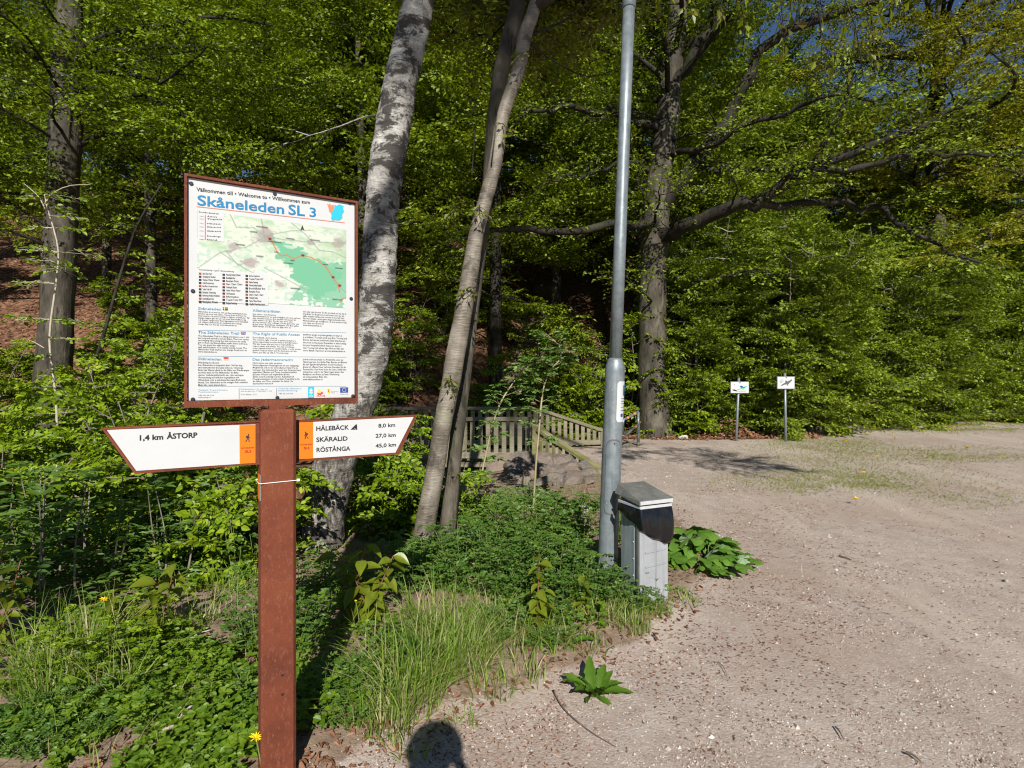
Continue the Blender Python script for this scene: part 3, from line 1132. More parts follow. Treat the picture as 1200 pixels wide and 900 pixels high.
def block(nm, x0, y0, x1, y1, mat, k=0):
    a, b = L(x0, y0), L(x1, y1)
    return flat(nm, rect(a[0], b[1], b[0], a[1]), FY - .0006 * k, M[mat], panel)


block('swedish_flag', 483, 510, 501, 521, 'ink_navy')
block('flag_cross', 488, 510, 490.5, 521, 'ink_yellow', 1)
block('flag_cross', 483, 514.5, 501, 516.5, 'ink_yellow', 1.3)
block('british_flag', 547, 596, 563, 606, 'ink_navy')
block('flag_cross', 554, 596, 556.4, 606, 'ink_red', 1)
block('flag_cross', 547, 600, 563, 602.2, 'ink_red', 1.3)
for (p, q) in (((547, 596), (563, 606)), ((547, 606), (563, 596))):
    a, b = L(*p), L(*q)
    flat('flag_cross', [a, b, (b[0], b[1] + .0016), (a[0], a[1] + .0016)], FY - .0004, M['enamel'], panel)
block('german_flag', 486, 686, 503, 689.4, 'ink')
block('german_flag', 486, 689.4, 503, 692.6, 'ink_red')
block('german_flag', 486, 692.6, 503, 696, 'ink_yellow')
# logos
block('tree_logo', 783, 790, 804, 829, 'ink_cyan')
flat('logo_tree', [L(793.5, 794), L(801, 805), L(797, 805), L(801, 813), L(795, 813), L(795, 818), L(792, 818), L(792, 813), L(786, 813), L(790, 805), L(786, 805)], FY - .0006, M['enamel'], panel)
block('logo_bar', 786, 821, 801, 824, 'enamel', 1)
line_text('logo_lettering', 'SKÅNE', M['ink_red'], 813, 824, 843, 824, 6, .02, 1)
flat('sun_logo', [L(822 + 6 * math.cos(t), 804 + 6 * math.sin(t)) for t in np.linspace(6.28, 0, 12, endpoint=False)], FY, M['ink_yellow'], panel)
flat('wing_logo', [L(813, 810), L(822, 816), L(832, 806), L(837, 812), L(826, 818), L(818, 817)], FY - .0006, M['ink_red'], panel)
flat('crest_logo', [L(849, 796), L(861, 796), L(861, 808), L(855, 816), L(849, 808)], FY, M['ink_yellow'], panel)
flat('crest_lion', [L(852, 798), L(858, 800), L(857, 806), L(859, 811), L(853, 808), L(855, 803)], FY - .0006, M['ink_darkred'], panel)
line_text('logo_lettering', 'Länsstyrelsen\ni Skåne', M['ink_grey'], 864, 808, 890, 808, 3, .0, 1)
block('union_flag', 896, 792, 924, 810, 'ink_navy')
for k in range(12):
    t = k * math.pi / 6
    x, y = 910 + 6.3 * math.cos(t), 801 + 6.3 * math.sin(t)
    block('flag_star', x - .9, y - .9, x + .9, y + .9, 'ink_yellow', 1)
line_text('logo_lettering', 'EUROPEISKA UNIONEN', M['ink_grey'], 897, 817, 923, 817, 3, .0, 1)

# arms


def arm(name, outline, orange, hiker_c, side):
    a = empty(name)
    a.parent = sign
    P = [c4(*q, 0.0) for q in outline]
    c = np.mean(P, axis=0)
    g = G()
    g.prism(P, -.004, .03)
    g.obj('plate', M['rust'], a)
    return a


def inset(P, d):
    """shrink a convex polygon by d"""
    P = np.array(P)
    n = len(P)
    ar = .5 * sum(P[i][0] * P[(i + 1) % n][1] - P[(i + 1) % n][0] * P[i][1] for i in range(n))
    out = []
    for i in range(n):
        p0, p1, p2 = P[i - 1], P[i], P[(i + 1) % n]
        e1, e2 = norm(p1 - p0), norm(p2 - p1)
        s = 1 if ar > 0 else -1
        n1, n2 = s * np.array((-e1[1], e1[0])), s * np.array((-e2[1], e2[0]))
        m_ = norm(n1 + n2)
        out.append(p1 + m_ * d / max(.2, m_.dot(n1)))
    return [tuple(q) for q in out]


def hiker(parent, cx, cy, s, y, flip=1):
    parts = [
        [(x * 1.0, z) for x, z in [(2 + 2.4 * math.cos(t), 14 + 2.4 * math.sin(t)) for t in np.linspace(0, 6.283, 10, endpoint=False)]],
        [(-2.5, 10.5), (-1.5, 4), (2.2, 4), (3.2, 10.8), (1, 11.8)],
        [(-4.8, 10.6), (-5, 5), (-2.2, 4.6), (-2.4, 11)],
        [(-1.4, 4.2), (-3.8, -1.5), (-7.2, -6.8), (-5, -7.6), (-1.4, -2), (1, 4.2)],
        [(-.4, 4.4), (1.7, -1.2), (2.4, -7.5), (5.6, -7.7), (5.4, -6.3), (4.5, -6), (4.1, -.8), (2.2, 4.4)],
        [(2.2, 10.4), (4.4, 6.2), (7.4, 4.6), (7, 3.2), (3.2, 5), (1.2, 8.4)],
    ]
    gg = G()
    k0 = 0
    for k, poly in enumerate(parts):
        V = [(cx + flip * x * s, y - k * .00015, cy + z * s) for x, z in poly]
        V.append(tuple(np.mean(V, axis=0)))
        n = len(poly)
        gg.add(V, [(n, i, (i + 1) % n) if flip < 0 else (n, (i + 1) % n, i) for i in range(n)])
    return gg.obj('hiker_symbol', M['ink'], parent)


def build_arm(outline, white, orange_px, hk, texts, edges):
    a = empty('direction_arm')
    a.parent = sign
    P = [c4(*q, 0.0) for q in outline]
    g = G()
    g.prism(P, .004, .03)
    # raised rim
    I = inset(P, .0065)
    n = len(P)
    for i in range(n):
        j = (i + 1) % n
        q = [P[i], P[j], I[j], I[i]]
        V = [(u, .0, z) for u, z in q] + [(u, .006, z) for u, z in q]
        g.add(V, None, [(0, 1, 2, 3), (0, 4, 5, 1), (2, 6, 7, 3), (1, 5, 6, 2), (0, 3, 7, 4)])
    g.obj('plate', M['rust'], a)
    W = [c4(*q, 0.0) for q in white]
    g = G()
    g.prism(W, .0025, .0045)
    face = g.obj('face', M['enamel'], a)
    O = [c4(*q, 0.0) for q in orange_px]
    flat('orange_field', O, .0016, M['orange'], face)
    hiker(face, *c4(*hk, 0.0), .00125, .001, -1 if edges == 'r' else 1)
    return a, face


arm_l, face_l = build_arm([(26, 97), (603, 70), (603, 228), (147, 263)], [(46, 104), (583, 84), (583, 223), (153, 252)],
                          [(525, 87), (583, 85), (583, 222), (526, 226)], (555, 138), None, 'l')
arm_r, face_r = build_arm([(722, 71), (1167, 50), (1100, 192), (722, 220)], [(740, 77), (1154, 57), (1088, 186), (740, 210)],
                          [(740, 77), (791, 75), (791, 207), (740, 210)], (766, 128), None, 'r')


def arm_text(face, s, xl, yl, xr, yr, cap, mat='ink', bold=.03, y=.0012):
    a, b = c4(xl, yl, 0.0), c4(xr, yr, 0.0)
    k = c4(xl, yl - cap, 0.0)[1] - a[1]
    return text_obj('arm_lettering', s, M[mat], face, a, b, k, y, bold, 3)


arm_text(face_l, '1,4 km', 165, 142, 250, 138, 19)
arm_text(face_l, 'ÅSTORP', 262, 136.5, 373, 131, 19)
arm_text(face_l, 'SKÅNELEDEN', 531, 172, 579, 170, 4.5, 'ink_darkred', .04, .001)
arm_text(face_l, 'SL3', 545, 186, 568, 185, 8, 'ink_darkred', .05, .001)
arm_text(face_r, 'HÅLEBÄCK', 802, 107, 920, 102, 16, bold=.022)
arm_text(face_r, 'SKÄRALID', 802, 147, 915, 142, 16, bold=.022)
arm_text(face_r, 'RÖSTÅNGA', 803, 184, 925, 178, 16, bold=.022)
arm_text(face_r, '8,0 km', 1026, 95.5, 1087, 92, 13.5, bold=.022)
arm_text(face_r, '27,0 km', 1016, 132, 1089, 128, 13.5, bold=.022)
arm_text(face_r, '45,0 km', 1016, 168, 1090, 163, 13.5, bold=.022)
arm_text(face_r, 'SKÅNELEDEN', 745, 160, 788, 158, 4.5, 'ink_darkred', .04, .001)
arm_text(face_r, 'SL3', 757, 174, 777, 173, 8, 'ink_darkred', .05, .001)
flat('shelter_symbol', [c4(*q, 0.0) for q in ((926, 103), (945, 84), (949, 84), (950, 103), (944, 103), (944, 92), (933, 103))], .0012, M['ink'], face_r)
flat('shelter_symbol', [c4(*q, 0.0) for q in ((934, 103), (939, 97), (943, 103))], .0012, M['ink'], face_r)

# small trail-mark plate strapped to the post's left side
zc = 1.17
g = G()
g.box((-.0665, -.012, zc), (.004, .05, .095))
tm = g.obj('marker_plate', M['orange'], sign)
g = G()
g.box((-.0655, -.0395, zc), (.006, .006, .1))
g.obj('plate_edge', M['lid'], tm)
zt = 1.188
g = G()
V = []
for (x, y) in ((-.0715, -.045), (-.066, -.0525), (.066, -.0525), (.0665, .0525), (-.0715, .0525)):
    V.append((x, y, zt + .008 * (x + .07)))
V.append(V[0])
g.tube(V, .0016, 6)
g.obj('cable_tie', M['white_plastic'], sign)
g = G()
g.box((.0705, -.048, zt + .0012), (.009, .01, .009))
g.obj('tie_lock', M['white_plastic'], sign)

# ------------------------------------------------------------------ lamp post
LX, LY = .715, 4.18
LZ = float(gz(LX, LY))
lamp = thing('lamp_post', 'tall galvanised lamp post standing beside the litter bin', 'lamp post', (LX, LY, LZ))
LEAN = np.array((.04, .008, 1.0))


def on_pole(z):
    return LEAN * z


zs = np.array((-.2, 0, .3, 1.1, 1.575, 1.62, 1.665, 1.68)) - LZ * 0
g = G()
g.tube([on_pole(z) for z in zs], [.0735, .0735, .073, .073, .073, .071, .056, .047], 28)
base = g.obj('base_tube', M['galv'], lamp, True)
g = G()
g.tube([on_pole(z) for z in (1.66, 2.6, 3.5, 4.42)], [.0475, .0465, .0455, .0445], 24)
g.obj('pole', M['galv'], lamp, True)
g = G()
g.tube([on_pole(z) for z in (4.335, 4.34, 4.45, 4.455)], [.047, .053, .053, .047], 24)
g.obj('sleeve', M['galv'], lamp, True)
g = G()
g.tube([on_pole(z) for z in (4.4, 5.0)], .034, 20)
g.obj('spigot', M['galv'], lamp, True)
g = G()
g.tube([on_pole(z) for z in (4.96, 5.0, 5.06, 5.3, 5.36, 5.42)], [.05, .09, .11, .24, .26, .02], 28)
g.obj('lantern', M['alu'], lamp, True)


def on_tube(ang, z, r):
    c = on_pole(z)
    return c + np.array((math.sin(ang) * r, -math.cos(ang) * r, 0))


def tube_patch(name, a0, a1, z0, z1, r, mat, parent, corner=.03, n=16):
    """a patch with rounded corners bent round the pole"""
    ca, cz = corner / r, corner
    out = []
    for (sx, sz, q) in ((1, 1, 0), (-1, 1, 1), (-1, -1, 2), (1, -1, 3)):
        ax_ = (a1 - ca) if sx > 0 else (a0 + ca)
        zx_ = (z1 - cz) if sz > 0 else (z0 + cz)
        for k in range(6):
            t = math.pi / 2 * (q + k / 5)
            out.append((ax_ + ca * math.cos(t), zx_ + cz * math.sin(t)))
    am = (a0 + a1) / 2
    # columns across the bend
    gg = G()
    cols = np.linspace(a0, a1, 13)
    for c0, c1_ in zip(cols[:-1], cols[1:]):
        def span(a):
            d = max(0, abs(a - am) - ((a1 - a0) / 2 - ca))
            e = cz - math.sqrt(max(0, cz * cz - (d * r) ** 2)) if d > 0 else 0
            return z0 + e, z1 - e
        l0, l1 = span(c0)
        m0, m1 = span(c1_)
        gg.add([on_tube(c0, l0, r), on_tube(c1_, m0, r), on_tube(c1_, m1, r), on_tube(c0, l1, r)], None, [(0, 1, 2, 3)])
    return gg.obj(name, mat, parent, True)


def pole_z(py):
    return 1.6 + (440 - py) / 650 * (LY - .07) - LZ


door = tube_patch('service_door', -.75, .72, pole_z(602), pole_z(517), .0755, M['galv'], lamp, .045)
tube_patch('door_seam', -.83, .8, pole_z(604), pole_z(515), .0742, M['ink_grey'], lamp, .05)
for zz in (pole_z(520), pole_z(597)):
    gg = G()
    gg.tube([on_tube(.05, zz, .075), on_tube(.05, zz, .079)], .006, 8)
    gg.obj('screw', M['bolt'], door)
st = tube_patch('sticker', .12, 1.5, pole_z(495), pole_z(447), .0745, M['enamel'], lamp, .02)
tube_patch('sticker_emblem', .85, 1.35, pole_z(464), pole_z(451), .0752, M['ink_blue'], st, .012)
for yy in (467, 470, 473, 477, 481):
    tube_patch('sticker_lettering', .6, 1.3, pole_z(yy + .8), pole_z(yy), .0752, M['ink_grey'], st, .001)
tube_patch('sticker_emblem', .6, 1.0, pole_z(489), pole_z(485), .0752, M['ink_navy'], st, .006)

# ------------------------------------------------------------------ litter bin
BX, BY = .925, 3.9
BZ = float(gz(BX, BY))
litter_bin = thing('litter_bin', 'grey sheet metal litter bin with black bag beside the lamp post', 'bin', (BX, BY, BZ), math.radians(24))
litter_bin.scale = (.9, .9, .88)
W_, D_ = .265, .25
zb, zt = .0, .735
g = G()
g.box((0, 0, (zt + zb - .06) / 2), (W_ - .012, D_ - .012, zt - zb + .06), bevel=.006)
g.obj('body', M['galv_blue'], litter_bin)
g = G()
g.box((0, -D_ / 2, .33), (W_, .012, .66), bevel=.004)
front = g.obj('front_door', M['galv_light'], litter_bin)
for zz in (.285, .395):
    gg = G()
    gg.box((.012, -D_ / 2 - .008, zz), (W_ - .07, .012, .011), M=[[1, 0, 0], [0, 1, 0], [.05, 0, 1]])
    gg.obj('pressed_rib', M['galv_light'], front)
g = G()
g.box((-W_ / 2 - .001, .02, .35), (.006, D_ - .08, .64), bevel=.002)
side = g.obj('side_panel', M['galv_blue'], litter_bin)
for zz in (.2, .33, .46):
    gg = G()
    gg.tube([(-W_ / 2 - .003, -.055, zz), (-W_ / 2 - .009, -.055, zz)], .005, 8)
    gg.obj('rivet', M['alu'], side)
g = G()
g.box((-W_ / 2 + .002, -D_ / 2 + .012, .345), (.02, .03, .69), bevel=.003)
g.obj('corner_profile', M['lid'], litter_bin)
# lid: shallow wedge sloping to the front
g = G()
lw, ld = W_ + .05, D_ + .07
V = [(-lw / 2, -ld / 2, .765), (lw / 2, -ld / 2, .765), (lw / 2, ld / 2, .8), (-lw / 2, ld / 2, .8),
     (-lw / 2, -ld / 2, .8), (lw / 2, -ld / 2, .8), (lw / 2 - .03, ld / 2, .875), (-lw / 2 + .03, ld / 2, .875)]
g.add(V, None, [(0, 3, 2, 1), (4, 5, 6, 7), (0, 1, 5, 4), (1, 2, 6, 5), (2, 3, 7, 6), (3, 0, 4, 7)])
lid = g.obj('lid', M['lid'], litter_bin)
g = G()
g.box((0, -ld / 2 - .003, .782), (lw - .01, .006, .028), bevel=.002)
g.obj('lid_edge', M['alu'], lid)
g = G()
for s_ in (-1, 1):
    g.box((s_ * (W_ / 2 - .01), D_ / 2 - .02, .745), (.02, .03, .06))
    g.box((s_ * (W_ / 2 - .008), -.03, .748), (.014, .2, .05))
g.obj('lid_bracket', M['lid'], litter_bin)
g = G()
g.box((0, -.012, .744), (lw - .02, ld - .03, .022), bevel=.003)
g.obj('rim', M['alu'], litter_bin)
# bag: hangs over the front, lower at the far corner
nu, nv = 56, 14
xs = np.linspace(-1, 1, nu)
V = []
hw, hd = W_ / 2 + .014, D_ / 2 + .014
path_pts = [(-hw, .1), (-hw, -hd), (hw, -hd), (hw, .1)]
pl = np.array(path_pts, float)
seglen = np.r_[0, np.cumsum(np.linalg.norm(np.diff(pl, axis=0), axis=1))]
rb = np.random.RandomState(5)
for a in np.linspace(0, seglen[-1], nu):
    x = np.interp(a, seglen, pl[:, 0])
    y = np.interp(a, seglen, pl[:, 1])
    t = a / seglen[-1]
    drop = np.interp(t, [0, .25, .42, .62, .78, 1], [.06, .13, .22, .29, .27, .1])
    for b in range(nv):
        v = b / (nv - 1)
        out = .012 + .038 * math.sin(v * 2.6) * (.3 + .7 * t) + .006 * (.3 + v) * math.sin(a * 50 + v * 2.2) + .002 * math.sin(a * 120 - v * 5 + 1) + rb.uniform(-.001, .001)
        nx_, ny_ = (-1, 0) if t < .22 else ((1, 0) if t > .78 else (0, -1))
        if b == nv - 1:
            out -= .018
        V.append((x + nx_ * out, y + ny_ * out, .735 - v * drop))
F = [(i * nv + j, i * nv + j + 1, (i + 1) * nv + j + 1, (i + 1) * nv + j) for i in range(nu - 1) for j in range(nv - 1)]
g = G()
g.add(V, None, F)
g.obj('bag', M['bag'], litter_bin, True)

# ------------------------------------------------------------------ foot bridge
bridge = thing('foot_bridge', 'weathered timber footbridge with slatted railings over the stream', 'bridge', (-1.0, 11.1, 0))


def bpart(nm, c, s, mat='wood', rz=0.0, M_=None, bev=.006):
    gg = G()
    gg.box((0, 0, 0), s, 0, None, bev)
    o = gg.obj(nm, M[mat], bridge)
    o.location = (c[0] + 1.0, c[1] - 11.1, c[2])
    if M_ is not None:
        o.rotation_euler = M_
    else:
        o.rotation_euler = (0, 0, rz)
    return o


NY, FYB = 10.2, 12.15      # near and far railing lines
XR, XL = .42, -2.75
x = XL
k = 0
rb = np.random.RandomState(9)
while x < XR + .12:
    bpart('deck_board', (x + .07, (NY + FYB) / 2 - .02 + rb.uniform(-.015, .015), -.035 + rb.uniform(-.004, .004)), (.132, FYB - NY + .34, .05), 'wood')
    x += .145
for yy in (NY + .1, (NY + FYB) / 2, FYB - .1):
    bpart('beam', ((XL + XR) / 2, yy, -.175), (XR - XL + .5, .14, .22), 'wood')


def railing(p0, p1, z0a, z0b, z1a, z1b, nb, mat='wood', first=0, post_end=True, bw=.085):
    """between two posts: bottom rail from z0a to z0b, top rail from z1a to z1b"""
    p0, p1 = np.array(p0), np.array(p1)
    Ld = np.linalg.norm(p1 - p0)
    ang = math.atan2(*(p1 - p0)[::-1])
    for nm, za, zb_, th, dp in (('top_rail', z1a, z1b, .07, .12), ('bottom_rail', z0a, z0b, .11, .05)):
        ln = math.hypot(Ld, zb_ - za)
        pit = math.atan2(zb_ - za, Ld)
        bpart(nm, ((p0[0] + p1[0]) / 2, (p0[1] + p1[1]) / 2, (za + zb_) / 2), (ln, dp, th), mat, 0, (0, -pit, ang))
    for k in range(nb):
        t = (k + .5) / nb
        p = p0 + (p1 - p0) * t
        lo = z0a + (z0b - z0a) * t + .03
        hi = z1a + (z1b - z1a) * t - .03
        if hi - lo < .05:
            continue
        bpart('baluster', (p[0], p[1], (lo + hi) / 2), (bw, .028, hi - lo), mat, 0, (0, 0, ang))


def bpost(x, y, h, mat='wood', s=.11):
    bpart('post', (x, y, h / 2 - .15), (s, s, h + .3), mat)


# near side
for (xa, xb) in ((XL, -1.15), (-1.15, XR)):
    railing((xa + .06, NY), (xb - .06, NY), .13, .13, .8, .8, 10)
for xx in (XL, -1.15, XR):
    bpost(xx, NY, .8, 'moss_wood' if xx == XR else 'wood')
railing((XR + .06, NY - .06), (1.42, 9.03), .1, .02, .62, .08, 9, 'moss_wood')
# far side
for (xa, xb) in ((XL, -1.15), (-1.15, XR + .1)):
    railing((xa + .06, FYB), (xb - .06, FYB), .13, .13, .88, .88, 10)
for xx in (XL, -1.15, XR + .1):
    bpost(xx, FYB, .88)
railing((XR + .16, FYB), (2.05, 12.5), .12, .1, .86, .36, 11)
bpost(2.05, 12.5, .38)
# left side wings climbing to the path
railing((XL - .06, NY), (XL - 1.2, NY - .7), .12, .2, .78, .6, 8)
railing((XL - .06, FYB), (XL - 1.2, FYB + .4), .2, .75, .9, 1.35, 8)

# ------------------------------------------------------------------ bent tube barrier by the beech
bar = thing('tube_barrier', 'bent grey steel tube barrier with orange tape before the big beech', 'barrier', (0, 0, 0))
YB = 12.6
p = lambda px, py, dy=0.0: wpos(px, py, YB + dy)
gb = float(gz(*p(748, 520)[:2]))
a = p(748, 483)
bot = np.array((a[0], a[1], gb - .2))
g = G()
g.tube([bot, p(748, 500), a], .036, 14)
g.obj('post', M['galv'], bar, True)
g = G()
g.tube(catmull([p(748, 482), p(742, 486, -.2), p(735, 490, -.4), p(731, 492, -.5), p(730, 499, -.52), p(730.5, 506, -.5), p(734, 509, -.4), p(741, 503, -.2), p(748, 497)], 36), .026, 10)
fr = g.obj('frame_tube', M['galv'], bar, True)
for (x0, y0, x1, y1, d) in ((744.5, 484.5, 742.5, 485.8, -.15), (736, 489.5, 734.5, 490.2, -.38), (745.5, 499.2, 743.5, 501, -.1)):
    gg = G()
    gg.tube([p(x0, y0, d), p(x1, y1, d - .03)], .03, 10)
    gg.obj('tape_band', M['reflect_orange'], fr)

# ------------------------------------------------------------------ two small notice signs
def notice(px, pb, top, bot, hw_px, Y, label, ref, shapes):
    b = wpos(px + ref, pb, Y)
    z = float(gz(b[0], b[1]))
    t = wpos(px, (top + bot) / 2, Y)
    s = thing('notice_sign', label, 'sign', (b[0], b[1], z), 0)
    g = G()
    g.tube([(0, .03, -.2), (t[0] - b[0], .03, t[2] - z + .24)], .03, 12)
    g.obj('post', M['galv'], s, True)
    g = G()
    w = hw_px * 2 / 650 * Y
    h = (bot - top) / 650 * Y
    c = np.array((t[0] - b[0], -.012, t[2] - z))
    g.box(c, (w, .02, h), bevel=.004)
    bd = g.obj('frame', M['lid'], s)
    g = G()
    g.box(c + np.array((0, -.012, 0)), (w - .03, .006, h - .03))
    pn = g.obj('panel', M['enamel'], s)
    for poly, mt, k in shapes:
        flat('print', [(c[0] + x * w, c[2] + y * h) for x, y in poly], c[1] - .0165 - .001 * k, M[mt], pn)
    g = G()
    g.tube([c + np.array((0, -.02, h / 2 - .03)), c + np.array((0, -.028, h / 2 - .03))], .012, 8)
    g.obj('bolt', M['bolt'], s)
    return s


def lines(x0, x1, y, n, dy, th=.018):
    return [([(x0, y - k * dy), (x1 - .05 * (k % 3), y - k * dy), (x1 - .05 * (k % 3), y - k * dy + th), (x0, y - k * dy + th)], 'ink_grey', 1) for k in range(n)]


GN = M['ink_green']
notice(866.5, 517, 447, 461, 11, 13.6, 'left small notice sign with green map print on a thin pole', -3.6,
       [([(-.12, -.25), (.02, -.14), (.2, -.18), (.34, .02), (.4, .12), (.33, .14), (.24, -.02), (.1, -.05), (-.05, -.12), (-.14, -.16)], 'ink_green', 1),
        ([(-.44, -.2), (-.3, -.16), (-.18, -.22), (-.12, -.34), (-.3, -.3)], 'ink', 2), ([(-.02, .06), (.06, .16), (.16, .1), (.2, .0), (.08, -.04)], 'ink_navy', 2),
        ([(-.36, .2), (-.28, .26), (-.26, .18)], 'ink_darkred', 2)] + lines(-.1, .36, -.3, 2, .07))
notice(920.5, 517, 441, 456, 10.5, 13.5, 'right small notice sign with dark grey shape and lines on a grey pole', 1.2,
       [([(-.34, -.3), (-.1, -.16), (.04, -.12), (.06, -.26), (.14, -.1), (.34, .2), (.3, .28), (.2, .18), (.06, .1), (-.02, .22), (-.06, .0), (-.2, -.1)], 'ink_grey', 1)]  # irregular grey patch lying flat on the panel, one even colour
       + lines(-.36, -.1, .2, 3, .09, .03))


# ------------------------------------------------------------------ trees: sprays, limbs, crowns
def rotz(v, a):
    c, s = np.cos(a), np.sin(a)
    return np.stack([v[..., 0] * c - v[..., 1] * s, v[..., 0] * s + v[..., 1] * c, v[..., 2]], -1)


def spray(seed, nside=10, per=6, flat_=.35, hang=0.0):
    """unit-long leafy spray along +x lying in the x-y plane: leaf points, directions, normals and twig lines"""
    r = np.random.RandomState(seed)
    P, D, lines_ = [], [], []
    main = np.array([(t, .06 * math.sin(t * 3 + seed), -.12 * t * t) for t in np.linspace(0, 1, 5)])
    lines_.append(main)

    def leaves_on(line, n):
        d = norm(np.gradient(line, axis=0))
        for k in range(n):
            t = (k + .8) / n
            q = min(int(t * (len(line) - 1)), len(line) - 2)
            f = t * (len(line) - 1) - q
            p = line[q] * (1 - f) + line[q + 1] * f
            sgn = 1 if k % 2 else -1
            dd = rotz(d[q], sgn * r.uniform(.5, 1.1) if k < n - 1 else r.uniform(-.2, .2))
            dd = dd + np.array((0, 0, r.normal(-hang, .22)))
            P.append(p + r.normal(0, .012, 3))
            D.append(dd)
    for k in range(nside):
        t = (k + .6) / nside
        sgn = 1 if k % 2 else -1
        L_ = (.5 * (1 - t) + .14) * r.uniform(.75, 1.2)
        a = sgn * r.uniform(.6, 1.0)
        d = rotz(np.array((1.0, 0, 0)), a)
        b = np.array((np.interp(t, np.linspace(0, 1, 5), main[:, 0]), np.interp(t, np.linspace(0, 1, 5), main[:, 1]), np.interp(t, np.linspace(0, 1, 5), main[:, 2])))
        line = np.array([b + d * L_ * s + np.array((.12 * L_ * s * s, 0, r.normal(0, .03) - .08 * s * s)) for s in (0, .5, 1)])
        lines_.append(line)
        leaves_on(line, max(2, int(per * L_ / .4)))
    leaves_on(main, per)
    P, D = np.array(P), norm(np.array(D))
    U = norm(np.array((0, 0, 1.0)) + r.normal(0, flat_, (len(P), 3)))
    return P, D, U, lines_


SPR = [spray(s) for s in range(8)]
SPR_LOW = [spray(40 + s, 7, 4, .5) for s in range(8)]


def frame_for(d, roll):
    """rows x,y,z: x along d, z as far up as it goes, rolled"""
    x = norm(d)
    up = np.array((0, 0, 1.0))
    y = np.cross(up, x)
    if np.linalg.norm(y) < 1e-3:
        y = np.array((0, 1.0, 0))
    y = norm(y)
    z = np.cross(x, y)
    c, s = math.cos(roll), math.sin(roll)
    y, z = y * c + z * s, z * c - y * s
    return np.stack([x, y, z])


class Tree:
    def __init__(self, seed):
        self.r = np.random.RandomState(seed)
        self.wood = G()
        self.P, self.D, self.U, self.S = [], [], [], []

    def put_spray(self, p, d, length, leaf, protos=None, roll=None, twigs=True, thin=None):
        r = self.r
        protos = protos or SPR
        P, D, U, ln = protos[r.randint(len(protos))]
        F = frame_for(d, r.normal(0, .35) if roll is None else roll)
        Q = p + (P * length) @ F
        keep = np.ones(len(P), bool) if thin is None else r.rand(len(P)) < thin
        self.P.append(Q[keep])
        self.D.append((D @ F)[keep])
        self.U.append((U @ F)[keep])
        self.S.append((leaf * r.uniform(.65, 1.25, len(P)))[keep])
        if twigs:
            n = len(ln) if twigs == 'all' else 1
            for k in range(n):
                L_ = p + (ln[k] * length) @ F
                self.wood.tube(L_[[0, 2, -1]] if k == 0 else L_, np.linspace(.006, .002, 3) * (1 if k == 0 else .6) * max(1, length), 3, False)

    def limb(self, p, d, L_, r0, sub=6, up=.05, leaf=.1, slen=.9, depth=1, bend=.12, bare=.3, sides=7, protos=None, twigs=True, dens=2, thin=None, floor=None):
        r = self.r
        n = 9
        pts = [np.array(p, float)]
        dd = norm(d)
        for k in range(n - 1):
            dd = norm(dd + r.normal(0, bend, 3) + np.array((0, 0, up)))
            q = pts[-1] + dd * L_ / (n - 1)
            if floor is not None and q[2] < floor:
                q[2] = floor + .1
            pts.append(q)
        pts = np.array(pts)
        self.wood.tube(pts, r0 * np.linspace(1, .16, n) ** .9, sides, False)
        self.clothe(pts, L_, r0, sub, leaf, slen, depth, bare, protos, twigs, dens, thin)
        return pts

    def clothe(self, pts, L_, r0, sub, leaf, slen, depth=1, bare=.3, protos=None, twigs=True, dens=2, thin=None):
        r = self.r
        n = len(pts)
        T = norm(np.gradient(pts, axis=0))
        for k in range(sub):
            t = bare + (1 - bare) * (k + r.rand() * .8) / sub
            q = t * (n - 1)
            i = min(int(q), n - 2)
            f = q - i
            b = pts[i] * (1 - f) + pts[i + 1] * f
            sgn = 1 if k % 2 else -1
            d = rotz(T[i], sgn * r.uniform(.55, 1.15))
            d[2] = d[2] * .5 + r.normal(.02, .16)
            if depth > 0:
                l2 = L_ * r.uniform(.3, .5) * (1.15 - t * .7)
                self.limb(b, d, l2, max(.012, r0 * (1 - t) * .6), max(2, int(sub * .6)), .03, leaf, slen, depth - 1, .14, .15, 4, protos, twigs, dens, thin)
            else:
                for _ in range(dens):
                    dj = norm(norm(d) + r.normal(0, .35, 3) * np.array((1, 1, .6)))
                    self.put_spray(b, dj, slen * r.uniform(.7, 1.2), leaf, protos, None, twigs, thin)
        self.put_spray(pts[-1], T[-1], slen * r.uniform(.8, 1.1), leaf, protos, None, twigs, thin)

    def crown(self, name, mat, parent, w=.62, shape='dia'):
        g = G()
        U = np.concatenate(self.U)
        U = norm(U + np.array((.05, -.38, .0)) + self.r.normal(0, .42, U.shape))   # blades turn towards the open, sunny side
        g.leaves(np.concatenate(self.P), np.concatenate(self.D), U, np.concatenate(self.S), w, shape,
                 self.r.rand(sum(len(x) for x in self.P)))
        return g.obj(name, mat, parent)


def trunk_part(parent, pts, rad, mat, n=60, sides=20, rough=.1, seed=1, name='trunk', flake=.0):
    C_ = catmull(pts, n)
    R_ = np.interp(np.linspace(0, 1, n), np.linspace(0, 1, len(rad)), rad)
    g = G()
    g.tube(C_, R_, sides, True, rough, seed, flake)
    return g.obj(name, mat, parent, True), C_, R_


def at_height(C_, z):
    k = int(np.argmin(np.abs(C_[:, 2] - z)))
    return C_[k]


def local(o, *objs):
    """children built in world coordinates: shift them under the thing's base"""
    for c in o.children:
        if c.type == 'MESH' and not c.get('_loc'):
            c.location = -Vector(o.location)
            c['_loc'] = 1
    for c in o.children:
        if '_loc' in c:
            del c['_loc']


def tree_thing(name, label, base, group=None, cat='tree'):
    return thing(name, label, cat, base, 0, group)


